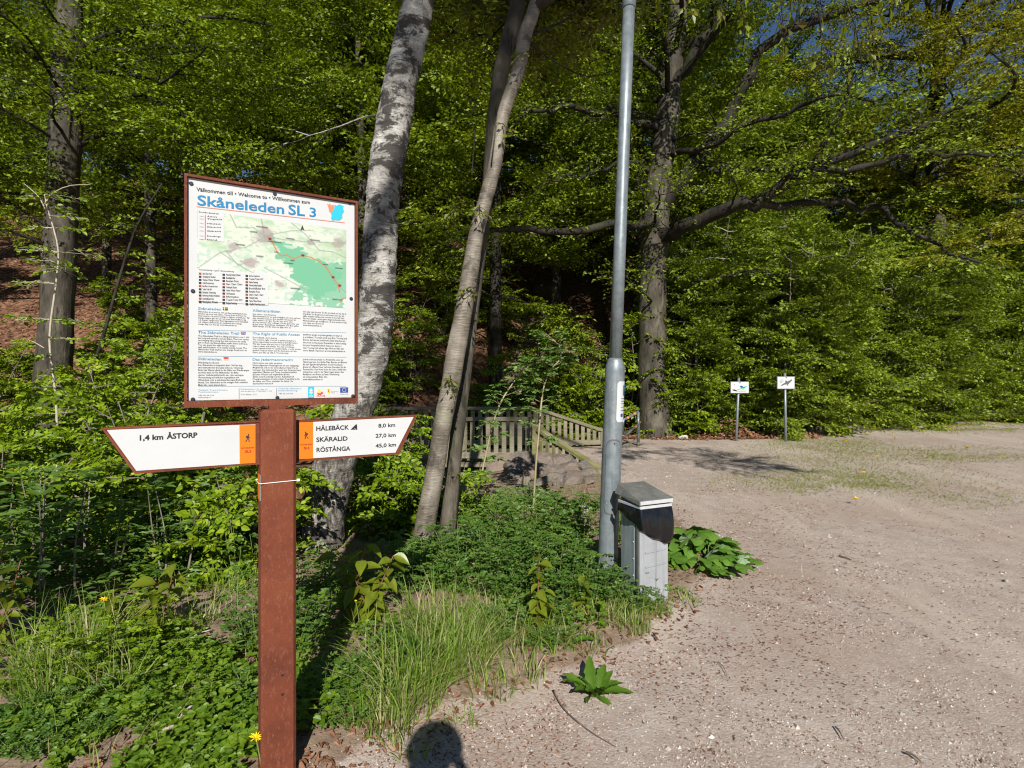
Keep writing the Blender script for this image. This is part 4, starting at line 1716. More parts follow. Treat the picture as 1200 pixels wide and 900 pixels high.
# ---- birch
bp_ = [(368, 690, 5.02), (371, 655, 5.05), (379, 600, 5.1), (392, 545, 5.12), (415, 480, 5.15), (437, 400, 5.17), (445, 320, 5.18), (447, 250, 5.2), (455, 180, 5.2), (467, 110, 5.22), (480, 55, 5.25), (490, 0, 5.28)]
bw_ = [76, 66, 58, 53, 49, 46, 44, 44, 45, 44, 43, 40]
pts = [wpos(*q) for q in bp_]
rad = [.86 * w / 2 / 650 * q[2] for w, q in zip(bw_, bp_)]
pts += [pts[-1] + np.array((.12, .1, 1.2)), pts[-1] + np.array((.15, .3, 3.4)), pts[-1] + np.array((.2, .5, 6.0))]
rad += [.14, .1, .03]
pts[0][2] = float(gz(pts[0][0], pts[0][1])) - .15
t = tree_thing('birch_tree', 'leaning birch with peeling white bark behind the trail sign', (pts[1][0], pts[1][1], float(gz(pts[1][0], pts[1][1]))))
o, C_, R_ = trunk_part(t, pts, rad, M['birch_bark'], 300, 44, .12, 3, flake=.02)
T_ = Tree(11)
for z in np.linspace(6.2, 10.4, 14):
    b = at_height(C_, z)
    a = T_.r.uniform(0, 6.28)
    T_.limb(b, (math.cos(a), math.sin(a), .35), T_.r.uniform(1.4, 2.6) * (1.2 - (z - 6) / 9), .035, 5, -.04, .055, .7, 1, twigs=True)
# one thin twig reaching left of the stem, as seen above the board
T_.limb(wpos(440, 135, 5.1), (-.9, -.1, -.15), .85, .008, 3, .0, .05, .3, 0, bare=.5, dens=1, thin=.5)
T_.wood.obj('branches', M['birch_bark'], t, True)
T_.crown('crown', M['birch_leaf'], t)
local(t)

# ---- cherry with two stems
f_ = [(493, 665, 4.9), (497, 625, 4.92), (508, 560, 4.95), (522, 480, 5.0), (535, 410, 5.0), (548, 335, 5.02), (560, 265, 5.05), (580, 195, 5.05), (590, 135, 5.08), (608, 80, 5.1), (616, 40, 5.1), (630, -5, 5.12)]
fw_ = [40, 29, 26, 24, 24, 23, 20, 18, 17, 17, 19, 16]
pts = [wpos(*q) for q in f_]
rad = [.86 * w / 2 / 650 * q[2] for w, q in zip(fw_, f_)]
pts += [pts[-1] + np.array((.15, .0, .9)), pts[-1] + np.array((.2, .2, 3.0))]
rad += [.06, .03]
pts[0][2] = float(gz(pts[0][0], pts[0][1])) - .15
t = tree_thing('cherry_tree', 'cherry with two slanting glossy banded stems between birch and lamp post', (pts[1][0], pts[1][1], float(gz(pts[1][0], pts[1][1]))))
o, C1, _ = trunk_part(t, pts, rad, M['cherry_bark'], 200, 28, .13, 5, flake=.015)
b_ = [(520, 650, 5.25), (526, 600, 5.3), (534, 520, 5.35), (543, 440, 5.4), (553, 360, 5.4), (563, 290, 5.4), (572, 220, 5.4), (579, 150, 5.4), (587, 90, 5.4), (598, 40, 5.4), (607, -5, 5.4)]
bw2 = [24, 19, 17, 17, 16, 14, 14, 16, 18, 18, 17]
pts = [wpos(*q) for q in b_]
rad = [w / 2 / 650 * q[2] for w, q in zip(bw2, b_)]
pts += [pts[-1] + np.array((.1, .1, 1.2)), pts[-1] + np.array((.1, .5, 3.2))]
rad += [.07, .03]
pts[0][2] = float(gz(pts[0][0], pts[0][1])) - .15
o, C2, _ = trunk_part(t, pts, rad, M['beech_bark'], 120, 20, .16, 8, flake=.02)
T_ = Tree(23)
for C_, zz in ((C1, np.linspace(5.3, 7.6, 7)), (C2, np.linspace(5.2, 8.0, 8))):
    for z in zz:
        b = at_height(C_, z)
        a = T_.r.uniform(0.3, 2.8)
        T_.limb(b, (math.cos(a), math.sin(a), .4), T_.r.uniform(1.3, 2.4), .03, 5, .0, .085, .7, 1)
# long limb over the gravel on the right, with hanging shoots
big = catmull([at_height(C1, 5.0), (1.2, 4.6, 5.35), (2.3, 4.15, 5.4), (3.5, 3.6, 5.25), (4.5, 3.1, 4.9), (5.2, 2.8, 4.6)], 16)
T_.wood.tube(big, np.linspace(.05, .012, 16), 8, False)
T_.clothe(big, 3.6, .03, 9, .09, .6, 1, .35, dens=1)
for (px, py, Y, hang) in ((905, -40, 4.0, .6), (945, -35, 3.9, .75), (985, -30, 3.8, .8), (1010, -20, 3.8, .55), (860, -30, 4.2, .5), (835, -45, 4.2, .45), (1045, -40, 3.8, .35), (800, -40, 4.4, .4), (925, -50, 4.1, .5)):
    T_.put_spray(wpos(px, py, Y), (.25, -.1, -1), hang, .085, SPR_LOW, None, 'all', .75)
# small leafy knots on the stems
for (px, py, Y) in ((562, 240, 5.0), (590, 145, 5.0), (560, 335, 4.95), (528, 440, 4.92), (620, 60, 5.0), (540, 235, 5.0)):
    T_.put_spray(wpos(px, py, Y), (T_.r.uniform(-.8, .8), -.5, -.4), .22, .06, SPR_LOW, None, 'all', .5)
# bare side twigs
for (q, w) in (([(620, 50, 5.1), (650, 72, 5.2), (690, 90, 5.4), (730, 78, 5.6)], .012), ([(612, 45, 5.1), (660, 25, 5.3), (700, -5, 5.6)], .016), ([(548, 330, 5), (575, 325, 4.9), (600, 332, 4.8)], .005),
               ([(553, 205, 5), (556, 155, 4.9), (552, 135, 4.85), (565, 105, 4.8)], .007), ([(575, 200, 5.05), (577, 180, 4.9), (583, 130, 4.9)], .006)):
    T_.wood.tube(catmull([wpos(*k) for k in q], 10), np.linspace(w, w * .3, 10), 5, False)
T_.wood.obj('branches', M['dark_shaded_bark'], t, True)
T_.crown('crown', M['cherry_leaf'], t, .5)
local(t)

# ---- big beech beside the barrier
q_ = [(768, 535, 14.6), (767, 505, 14.6), (765, 470, 14.6), (764, 420, 14.6), (765, 340, 14.6), (768, 270, 14.6), (774, 200, 14.6), (783, 130, 14.6), (790, 60, 14.7), (796, 0, 14.8)]
qw = [46, 40, 34, 32, 31, 30, 29, 26, 23, 21]
pts = [wpos(*q) for q in q_]
rad = [w / 2 / 650 * q[2] for w, q in zip(qw, q_)]
pts += [pts[-1] + np.array((.2, .2, 2.5)), pts[-1] + np.array((.3, .3, 6))]
rad += [.18, .05]
pts[0][2] = float(gz(pts[0][0], pts[0][1])) - .3
t = tree_thing('beech_tree', 'thick grey beech trunk with long dark limbs behind the tube barrier', (pts[1][0], pts[1][1], float(gz(pts[1][0], pts[1][1]))))
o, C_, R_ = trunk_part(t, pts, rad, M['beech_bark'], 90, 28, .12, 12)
T_ = Tree(31)
LIMBS = [  # seen limbs, as points
    ([(770, 262, 14.4), (740, 262, 13.9), (690, 268, 13.4), (630, 270, 13), (580, 268, 12.6), (545, 280, 12.3)], .1, 8),
    ([(776, 150, 14.5), (745, 140, 14.2), (700, 132, 13.8), (650, 128, 13.4), (610, 138, 13)], .09, 8),
    ([(774, 275, 14.4), (800, 268, 13.8), (830, 250, 13.2), (862, 246, 12.8), (892, 238, 12.4), (925, 212, 12), (955, 195, 11.7), (1010, 175, 11.3), (1080, 150, 10.8), (1150, 110, 10.2)], .15, 12),
    ([(862, 246, 12.8), (905, 222, 12.2), (950, 200, 11.6), (965, 170, 11.4), (985, 130, 11.2), (1000, 90, 11)], .07, 7),
    ([(950, 200, 11.9), (1010, 195, 11.4), (1080, 180, 10.8), (1150, 185, 10.2), (1230, 178, 9.8)], .06, 9),
    ([(776, 240, 14.5), (800, 215, 14.2), (822, 180, 13.9), (850, 140, 13.6), (878, 90, 13.3), (905, 50, 13), (960, 20, 12.6), (1030, 0, 12.2)], .17, 10),
    ([(822, 200, 13.9), (850, 196, 13.5), (895, 200, 13), (935, 205, 12.6)], .07, 5),
    ([(785, 110, 14.6), (815, 60, 14.2), (840, 20, 14), (860, -20, 13.8)], .13, 6),
    ([(778, 185, 14.6), (830, 170, 13.4), (900, 140, 12.4), (960, 118, 11.6), (1040, 110, 11)], .07, 8),
    ([(770, 300, 14.5), (820, 330, 14), (870, 318, 13.6), (925, 322, 13.2)], .045, 6),
    ([(1000, 240, 12.6), (1040, 245, 12.2), (1066, 268, 12), (1100, 290, 11.8), (1150, 305, 11.5)], .07, 6),
    ([(768, 200, 14.6), (730, 190, 14.2), (680, 205, 13.8), (640, 215, 13.4)], .06, 6),
]
LIMBS[10] = ([(892, 238, 12.4), (950, 236, 12.5), (1000, 240, 12.6), (1040, 247, 12.2), (1066, 268, 12), (1100, 290, 11.8), (1150, 308, 11.5)], .07, 6)
for q, w, sub in LIMBS:
    L_ = catmull([wpos(*k) for k in q], 18)
    L_[1:-1] += T_.r.normal(0, .05, (16, 3))
    T_.wood.tube(L_, 1.25 * w * np.linspace(1, .22, 18) ** .8, 10, False)
    ln = np.linalg.norm(np.diff(L_, axis=0), axis=1).sum()
    T_.clothe(L_, ln * .5, w * .5, sub, .085, .75, 1, .3, dens=1, thin=.42)
for k in range(16):
    z = T_.r.uniform(8.5, 15)
    a = T_.r.uniform(0, 6.28)
    T_.limb(at_height(C_, z), (math.cos(a), math.sin(a), .5), T_.r.uniform(3, 5), .08, 6, .02, .11, .9, 1, dens=1)
for k in range(9):
    z = 3.6 + 6.2 * (k + T_.r.rand()) / 9
    a = -1.57 + T_.r.uniform(-1.2, 1.2)
    T_.limb(at_height(C_, z), (math.cos(a), math.sin(a), T_.r.uniform(-.05, .3)), T_.r.uniform(1.6, 2.8), .045, 5, .0, .085, .6, 1, dens=1, thin=.4)
T_.wood.obj('branches', M['dark_shaded_bark'], t, True)
T_.crown('crown', M['hedge'], t)
local(t)

# ---- left beech
q_ = [(55, 505, 11), (60, 470, 11), (66, 380, 11), (70, 290, 11), (75, 200, 11), (79, 110, 11), (80, 50, 11), (82, 0, 11.1)]
qw = [42, 36, 34, 33, 32, 31, 29, 26]
pts = [wpos(*q) for q in q_]
rad = [w / 2 / 650 * q[2] for w, q in zip(qw, q_)]
pts += [pts[-1] + np.array((.1, .1, 2.2)), pts[-1] + np.array((.2, .2, 6))]
rad += [.2, .05]
pts[0][2] = float(gz(pts[0][0], pts[0][1])) - .3
t = tree_thing('beech_tree', 'upright beech with mottled grey trunk at the far left', (pts[1][0], pts[1][1], float(gz(pts[1][0], pts[1][1]))))
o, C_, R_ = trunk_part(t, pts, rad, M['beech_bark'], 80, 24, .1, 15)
T_ = Tree(37)
for q, w, sub in (([(97, 103, 11), (130, 105, 10.8), (165, 112, 10.6), (190, 120, 10.4), (225, 140, 10.2)], .06, 7),
                  ([(95, 170, 11), (112, 160, 10.8), (145, 157, 10.6), (185, 158, 10.4), (225, 172, 10.2), (260, 175, 10)], .05, 8),
                  ([(64, 170, 11), (30, 185, 10.6), (0, 198, 10.2), (-40, 205, 10)], .05, 7),
                  ([(88, 60, 11), (130, 40, 10.6), (190, 30, 10.2), (250, 20, 9.8), (320, 30, 9.6)], .07, 9),
                  ([(70, 90, 11), (30, 60, 10.6), (-20, 30, 10.2)], .06, 8),
                  ([(95, 130, 11), (150, 140, 11.4), (210, 120, 11.8), (290, 110, 12.2), (380, 95, 12.4)], .06, 10)):
    L_ = catmull([wpos(*k) for k in q], 14)
    T_.wood.tube(L_, w * np.linspace(1, .2, 14), 8, False)
    ln = np.linalg.norm(np.diff(L_, axis=0), axis=1).sum()
    T_.clothe(L_, ln * .55, w * .4, sub, .075, .8, 1, .2, dens=2)
for k in range(20):
    z = T_.r.uniform(6.0, 13)
    a = T_.r.uniform(-.6, 3.7)
    T_.limb(at_height(C_, z), (math.cos(a), math.sin(a), .3), T_.r.uniform(3, 4.6), .06, 6, .0, .085, .9, 1, dens=1)
for k in range(9):
    z = 3.8 + 4.5 * (k + T_.r.rand()) / 9
    a = -1.57 + T_.r.uniform(-1.3, 1.3)
    T_.limb(at_height(C_, z), (math.cos(a), math.sin(a), T_.r.uniform(.0, .35)), T_.r.uniform(1.6, 2.8), .035, 5, .0, .075, .6, 1, dens=1, thin=.5)
T_.wood.obj('branches', M['dark_shaded_bark'], t, True)
T_.crown('crown', M['beech'], t)
local(t)

# ---- the tree at the viewer's back whose crown shades the bridge and the upper stems
t = tree_thing('shade_tree', 'tree behind the viewer whose crown shadow dapples the upper stems', (-3.6, -7.0, float(gz(-3.6, -7.0))))
o, C_, R_ = trunk_part(t, [(-3.6, -7, -.3), (-3.2, -6.9, 3), (-1.8, -6.5, 7.5), (.2, -6.1, 11), (1.0, -5.9, 15)], [.26, .2, .15, .1, .03], M['beech_bark'], 40, 16, .1, 25)
T_ = Tree(45)
for k in range(22):
    z = 11.8 + 3.2 * (k + T_.r.rand()) / 22
    a = k * 2.4 + T_.r.uniform(-.4, .4)
    T_.limb(at_height(C_, z), (math.cos(a), math.sin(a), .2), T_.r.uniform(1.2, 2.0), .04, 5, .0, .09, .7, 1, dens=1, thin=.75)
T_.wood.obj('branches', M['dark_shaded_bark'], t, True)
T_.crown('crown', M['beech'], t)
local(t)

# ---- oak hanging in from the right
t0x = wpos(1100, 490, 23.5)
zb = float(gz(t0x[0], t0x[1]))
pts = [(t0x[0], t0x[1], zb - .3), (t0x[0], t0x[1], zb + 1.5), wpos(1098, 300, 23.5), wpos(1096, 200, 23.5), wpos(1100, 60, 23.5), wpos(1105, -60, 23.5)]
t = tree_thing('oak_tree', 'oak with yellow green leaves rising behind the hedge at the right', (t0x[0], t0x[1], zb))
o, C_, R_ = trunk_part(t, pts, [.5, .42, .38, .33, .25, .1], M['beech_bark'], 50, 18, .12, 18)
T_ = Tree(41)
for k in range(25):
    z = T_.r.uniform(7.0, 17)
    a = T_.r.uniform(-3.6, .5)
    T_.limb(at_height(C_, z), (math.cos(a), math.sin(a) * 1.1, .15), T_.r.uniform(4, 7), .11, 7, -.01, .14, 1.0, 1, dens=1, bare=.25)
# low limb with yellow leaves in front of the hedge
for q, w in (([(1098, 240, 23), (1130, 265, 20), (1160, 270, 17.5), (1150, 290, 15.5), (1120, 300, 14.5)], .1), ([(1098, 200, 23), (1180, 200, 19), (1220, 230, 16), (1190, 255, 14.4)], .1),
             ([(1100, 150, 23), (1170, 120, 19), (1190, 90, 16), (1160, 60, 14.5)], .1), ([(1098, 100, 23), (1130, 60, 19), (1120, 30, 16)], .1)):
    L_ = catmull([wpos(*k) for k in q], 14)
    T_.wood.tube(L_, w * np.linspace(1, .2, 14), 7, False)
    T_.clothe(L_, 4.0, .04, 8, .1, .8, 1, .25, dens=1)
T_.wood.obj('branches', M['dark_shaded_bark'], t, True)
T_.crown('crown', M['yellow_green'], t)
local(t)


MARKS = [(0, 'at the left edge of the picture'), (50, 'just left of the left beech trunk'), (110, 'behind the left beech trunk'), (160, 'between left beech and map board'), (215, 'beside the left rim of the map board'), (330, 'behind the map board'), (420, 'behind the leaning birch'),
         (480, 'between birch and cherry'), (545, 'behind the cherry stems'), (600, 'right of the cherry stems'), (650, 'above the footbridge corner'), (700, 'left of the lamp post'), (745, 'right of the lamp post'), (795, 'behind the big beech'), (850, 'left of the left notice sign'),
         (900, 'behind the notice signs'), (960, 'right of the right notice sign'), (1030, 'behind the thin grass patch'), (1090, 'below the yellow oak limb'), (1150, 'before the oak trunk'), (1199, 'near the right edge'), (9999, 'cut by the right edge')]
ORD = ['nearest', 'second', 'third', 'fourth', 'fifth']


def mark_labels(items, what):
    """items: (object, x, y); a landmark phrase for each, with the order in depth where two share one"""
    by = {}
    for o, x, y in items:
        px = 600 + 650 * x / y
        ph = next(m for lim, m in MARKS if px <= lim)
        by.setdefault(ph, []).append((y, o))
    for ph, l in by.items():
        l.sort(key=lambda q: q[0])
        for k, (y, o) in enumerate(l):
            o['label'] = (what + ' ' + ph) if len(l) == 1 else ('%s %s, %s' % (what, ph, ORD[min(k, 4)] if k == 0 else ORD[min(k, 4)] + ' in depth'))


# ---- forest trees on the hillside
def forest_tree(seed, H, rad0, low, nl, leaf, lenr=(2.2, 4.2)):
    T = Tree(seed)
    t = empty('forest_tree')
    r = T.r
    pts = [(0, 0, -.6), (r.uniform(-.1, .1), r.uniform(-.1, .1), H * .3), (r.uniform(-.3, .3), r.uniform(-.3, .3), H * .65), (r.uniform(-.5, .5), r.uniform(-.5, .5), H)]
    o, C_, R_ = trunk_part(t, pts, [rad0 * 1.25, rad0, rad0 * .7, rad0 * .15], M['dark_shaded_bark' if seed % 2 else 'beech_bark'], 40, 14, .1, seed)
    for k in range(nl):
        z = low + (H * .95 - low) * ((k + r.rand()) / nl)
        a = k * 2.4 + r.uniform(-.4, .4)
        l = r.uniform(*lenr) * (1.1 - .6 * max(0, (z / H - .4)))
        T.limb(at_height(C_, z), (math.cos(a), math.sin(a), r.uniform(.0, .45)), l, rad0 * .28, 7, .0, leaf, 1.0, 1, dens=1, twigs=True, sides=5)
    T.wood.obj('branches', M['dark_shaded_bark'], t, True)
    T.crown('crown', M['forest'], t)
    return t


PROTO = [forest_tree(101, 15, .2, 3.4, 30, .13), forest_tree(102, 12, .15, 2.8, 26, .125, (1.8, 3.4)), forest_tree(103, 17, .25, 4.2, 30, .135, (2.6, 4.6))]
FT = [(-19, 17.5, 0, 'near the left edge'), (-15.0, 20.5, 1, ''), (-11.3, 17.4, 1, ''), (-10.4, 24.5, 2, ''), (-7.4, 20.0, 0, ''), (-4.6, 17.3, 1, ''), (-3.2, 22.5, 2, ''), (-.5, 17.6, 0, ''), (1.7, 21.5, 1, ''),
      (-23, 23, 2, ''), (-17, 28, 0, ''), (-12.5, 31, 2, ''), (-7, 29, 1, ''), (-2, 29, 0, ''), (3.2, 28, 2, ''), (6.3, 23.5, 0, ''), (8, 31, 1, ''), (12.5, 28.5, 0, ''), (17, 31, 2, ''), (22, 27, 0, ''), (27, 31, 1, ''),
      (4.4, 18.6, 1, ''), (-28, 30, 1, ''), (10.2, 24.2, 1, ''), (16.5, 24.5, 1, ''), (21.5, 22.5, 1, ''), (-22, 36, 2, ''), (-6, 43, 2, ''), (-.5, 42, 0, ''), (4.5, 41, 2, ''), (-12, 45, 2, ''), (9, 39, 0, ''), (-18, 46, 0, ''), (13.5, 34, 2, ''), (19.5, 36, 2, ''), (25.5, 35, 2, ''), (32, 33, 2, ''), (30, 26, 0, ''), (-9, 37, 2, ''), (1, 36, 2, ''), (-15, 39, 0, '')]
used = [False] * 3
rf = np.random.RandomState(77)
KIND = ['tall leafy forest tree on the slope behind the trail', 'shorter bushy forest tree on the slope behind the trail', 'tallest broad forest tree high on the wooded slope']
LAB = []
for (x, y, k, _) in FT:
    o = PROTO[k] if not used[k] else copy_tree(PROTO[k])
    used[k] = True
    o.location = (x, y, float(gz(x, y)))
    o.rotation_euler = (0, 0, rf.uniform(0, 6.28))
    s = rf.uniform(.85, 1.15)
    o.scale = (s, s, s * rf.uniform(.9, 1.1))
    tag(o, KIND[k], 'tree', 'forest trees on the wooded slope')
    LAB.append((o, x, y))
mark_labels(LAB, 'forest tree on the slope')


# ---- bushy saplings (multi stem) and the hedge
def bush(name, seed, H, stems, leaf, spread, nl, mat, slen=.7, bark='sap_bark', thin=None, low=.08, dens=1):
    T = Tree(seed)
    t = empty(name)
    r = T.r
    for s in range(stems):
        a = s * 2.4 + r.uniform(-.5, .5)
        lean = r.uniform(.05, spread)
        h = H * r.uniform(.7, 1.05)
        b = np.array((math.cos(a) * .15 * r.rand(), math.sin(a) * .15 * r.rand(), -.15))
        e = b + np.array((math.cos(a) * lean * h, math.sin(a) * lean * h, h))
        m_ = (b + e) / 2 + np.array((math.cos(a), math.sin(a), 0)) * -.05 * h + r.normal(0, .04 * h, 3)
        C = catmull([b, m_, e], 14)
        T.wood.tube(C, np.linspace(.011 * H + .004, .004, 14), 6, False)
        for k in range(nl):
            z = low + (1 - low) * (k + r.rand()) / nl
            p = C[min(13, int(z * 13))]
            aa = k * 2.4 + r.uniform(-.5, .5) + s
            T.limb(p, (math.cos(aa), math.sin(aa), r.uniform(.0, .5)), H * r.uniform(.14, .28) * (1.2 - .6 * z), .004 * H, 3, -.01, leaf, slen, 0, bare=.25, sides=4, dens=dens, thin=thin)
    T.wood.obj('branches', M[bark], t, True)
    T.crown('crown', M[mat], t, .64, 'dia' if leaf < .1 and H > 3.5 else 'ov')
    return t


HP = [bush('hornbeam_bush', 201, 6.0, 7, .095, .3, 19, 'hedge', .62, dens=2), bush('hornbeam_bush', 202, 5.2, 8, .09, .34, 17, 'hedge', .6, dens=2), bush('hornbeam_bush', 203, 6.6, 6, .095, .26, 21, 'hedge', .65, dens=2)]
HB = [(805, 15.4, 0, .95), (850, 16.6, 2, .9), (905, 15.2, 1, .9), (948, 15.6, 0, 1.0), (985, 16.2, 2, .95), (1020, 17.4, 1, 1.1), (1065, 18.6, 0, 1.05), (1110, 19.6, 2, 1.05), (1160, 20.6, 1, 1.2), (1205, 21.6, 0, 1.1), (1262, 21.6, 2, 1.1), (830, 18.6, 0, 1.1), (925, 18.4, 2, 1.05), (1000, 20.2, 0, 1.15)]
usedh = [False] * 3
LAB = []
for k, (px, Y, kind, s) in enumerate(HB):
    o = HP[kind] if not usedh[kind] else copy_tree(HP[kind])
    usedh[kind] = True
    x = (px - 600) / 650 * Y
    o.location = (x, Y, float(gz(x, Y)))
    o.rotation_euler = (0, 0, rf.uniform(0, 6.28))
    o.scale = (s, s, s * rf.uniform(.92, 1.08))
    tag(o, 'young hornbeam bush in the leafy hedge behind the two small notice signs', 'bush', 'hornbeam bushes of the hedge')
    LAB.append((o, x, Y))
mark_labels(LAB, 'hornbeam bush of the hedge')

SP = [bush('beech_sapling', 301, 2.6, 3, .085, .35, 10, 'beech', .42), bush('beech_sapling', 302, 3.2, 2, .085, .3, 12, 'beech', .5), bush('beech_sapling', 303, 1.8, 4, .08, .45, 8, 'beech', .36)]
SB = [(20, 13.6, 2), (120, 15.5, 2), (205, 14.6, 2), (-20, 11, 0), (450, 15.2, 2), (490, 16.4, 1), (555, 14.8, 0), (620, 15.6, 1), (660, 14.4, 2), (700, 16.0, 1), (735, 15.4, 0), (690, 13.8, 2), (600, 13.6, 2),
      (140, 18, 2), (240, 17, 1), (330, 16, 1), (520, 19, 1), (580, 20, 1), (640, 18.5, 1), (820, 14.6, 2), (795, 15.3, 2), (380, 14.2, 0), (280, 13.2, 0), (430, 12.4, 2), (110, 10.8, 2), (235, 10.4, 0)]
useds = [False] * 3
LAB = []
for (px, Y, k) in SB:
    o = SP[k] if not useds[k] else copy_tree(SP[k])
    useds[k] = True
    x = (px - 600) / 650 * Y
    o.location = (x, Y, float(gz(x, Y)))
    o.rotation_euler = (0, 0, rf.uniform(0, 6.28))
    s = rf.uniform(.85, 1.2)
    o.scale = (s, s, s)
    tag(o, 'slender beech sapling in the undergrowth of the wooded slope', 'sapling', 'beech saplings of the undergrowth')
    LAB.append((o, x, Y))
mark_labels(LAB, 'beech sapling')

# near shrubs on the left, each different
NEAR = [('left_shrub', 401, 1.6, 4, .062, .5, 12, (70, 6.1), 'low green shrub in front of the far left beech trunk'),
        ('left_shrub', 402, 1.5, 5, .058, .55, 12, (190, 5.3), 'round leaved shrub under the left direction arm'),
        ('left_shrub', 403, 1.35, 5, .055, .5, 11, (275, 4.6), 'bright leafy shrub directly behind the signpost'),
        ('left_shrub', 404, 2.3, 3, .065, .4, 12, (130, 7.6), 'taller loose shrub left of the map board'),
        ('left_shrub', 405, 1.1, 5, .055, .6, 9, (5, 4.6), 'small shrub at the left edge above the grass'),
        ('left_shrub', 406, 1.5, 4, .05, .5, 10, (430, 6.9), 'dark leafy shrub between birch and cherry stems'),
        ('left_shrub', 407, .4, 5, .04, .8, 7, (532, 6.2), 'small bush growing beside the cherry foot'),
        ('left_shrub', 408, 2.6, 3, .065, .4, 13, (215, 8.4), 'tall airy shrub behind the map board'),
        ('left_shrub', 409, 1.0, 4, .05, .6, 9, (465, 5.6), 'low dark shrub at the foot of the cherry'),
        ('left_shrub', 410, 1.8, 4, .06, .5, 11, (20, 7.4), 'loose shrub reaching in at the left edge')]
for (nm, sd, H, st_, leaf, spd, nl, (px, Y), lab) in NEAR:
    o = bush('green_shrub', sd, H, st_, leaf, spd, nl, 'shrub', .3 if H < 2 else .36, dens=1 if H < 2 else 1)
    x = (px - 600) / 650 * Y
    o.location = (x, Y, float(gz(x, Y)))
    tag(o, lab, 'shrub')

# tall bare-ish sapling in front of the left beech, and a leaning dark one
for (q, w, lab, seed, mt) in (([(65, 640, 6.2), (67, 560, 6.2), (66, 470, 6.2), (58, 400, 6.2), (66, 330, 6.2), (68, 290, 6.2), (56, 245, 6.2), (52, 228, 6.2)], .016, 'thin pale forked sapling in front of the left beech trunk', 51, 'pale_twig'),
                              ([(100, 560, 9), (104, 460, 9), (125, 380, 9), (145, 310, 9), (162, 262, 9), (190, 215, 9)], .035, 'dark leaning sapling stem right of the left beech', 52, 'dark_shaded_bark'),
                              ([(155, 560, 6.6), (175, 480, 6.6), (200, 420, 6.6), (212, 375, 6.6)], .014, 'pale slanting sapling stem beside the map board', 53, 'sap_bark')):
    L_ = catmull([wpos(*k) for k in q], 24)
    gz0 = float(gz(L_[0][0], L_[0][1]))
    L_[0][2] = min(L_[0][2], gz0 - .1)
    t = thing('slim_sapling', lab, 'sapling', (L_[0][0], L_[0][1], gz0))
    g = G()
    g.tube(L_, np.linspace(w, w * .35, 24), 8, True, .1, seed)
    if seed == 51:
        g.tube(catmull([wpos(53, 240, 6.2), wpos(60, 228, 6.2), wpos(80, 218, 6.15), wpos(106, 216, 6.1)], 8), np.linspace(.009, .003, 8), 6)
        g.tube(catmull([wpos(53, 245, 6.2), wpos(45, 230, 6.2), wpos(28, 215, 6.2)], 6), np.linspace(.008, .003, 6), 6)
        g.tube(catmull([wpos(52, 408, 6.2), wpos(42, 402, 6.2), wpos(33, 398, 6.2)], 6), np.linspace(.007, .002, 6), 6)
    g.obj('stem', M[mt], t, True)
    T_ = Tree(seed)
    for k in range(26):
        p = L_[T_.r.randint(6, 24)]
        a = T_.r.uniform(0, 6.28)
        T_.put_spray(p, (math.cos(a), math.sin(a), .1), T_.r.uniform(.2, .4), .06, SPR_LOW, None, 'all', .7)
    tag(T_.wood.obj('twigs', M[mt], t), kind='stuff')
    T_.crown('crown', M['shrub'], t, .66, 'ov')
    local(t)


# ------------------------------------------------------------------ compound-leaved plants
def pinnate(P0, D0, L_, leaflet, pairs, g, r, w=.45, shape='ov', up=None):
    """append one pinnate leaf"""
    d = norm(D0)
    side = norm(np.cross((0, 0, 1.0), d) + 1e-6)
    nrm = np.cross(d, side)
    P, D = [], []
    for k in range(pairs):
        t = .35 + .6 * k / max(1, pairs - 1) if pairs > 1 else .5
        b = P0 + d * L_ * t - np.array((0, 0, .25 * L_ * t * t))
        for s in (-1, 1):
            P.append(b)
            D.append(d * .55 + side * s + nrm * r.normal(.05, .15))
    P.append(P0 + d * L_ - np.array((0, 0, .25 * L_)))
    D.append(d - np.array((0, 0, .3)))
    n = len(P)
    g.leaves(np.array(P), np.array(D), norm(nrm + np.array((.05, -.45, 0)) + r.normal(0, .25, (n, 3))), leaflet * r.uniform(.75, 1.15, n), w, shape, np.full(n, r.rand()) * .7 + r.rand(n) * .3)


def pinnate_plant(name, label, base, nstem, H, spread, per, L_, leaflet, pairs, mat, stem_mat, seed, cat, w=.45, rad=.005, dome=False):
    r = np.random.RandomState(seed)
    z = float(gz(base[0], base[1]))
    t = thing(name, label, cat, (base[0], base[1], z))
    gs, gl = G(), G()
    for s in range(nstem):
        a = r.uniform(0, 6.28)
        rr = spread * math.sqrt(r.rand())
        h = H * r.uniform(.55, 1.0) * (1 - .55 * (rr / spread) ** 2 if dome else 1)
        b = np.array((math.cos(a) * rr * .75, math.sin(a) * rr * .75, -.03 + float(gz(base[0] + math.cos(a) * rr * .75, base[1] + math.sin(a) * rr * .75)) - z))
        e = b + np.array((math.cos(a) * rr * .3 + r.normal(0, .04), math.sin(a) * rr * .3 + r.normal(0, .04), h))
        C = catmull([b, (b + e) / 2 + r.normal(0, .02, 3), e], 6)
        gs.tube(C, np.linspace(rad, rad * .4, 6), 4, False)
        for k in range(per):
            p = C[min(5, 1 + int(k / per * 5))]
            aa = k * 2.4 + r.rand()
            pinnate(p, np.array((math.cos(aa), math.sin(aa), r.uniform(.1, .8))), L_ * r.uniform(.7, 1.2), leaflet, pairs, gl, r, w)
    gs.obj('stems', M[stem_mat], t)
    tag(gl.obj('foliage', M[mat], t), kind='stuff')
    return t


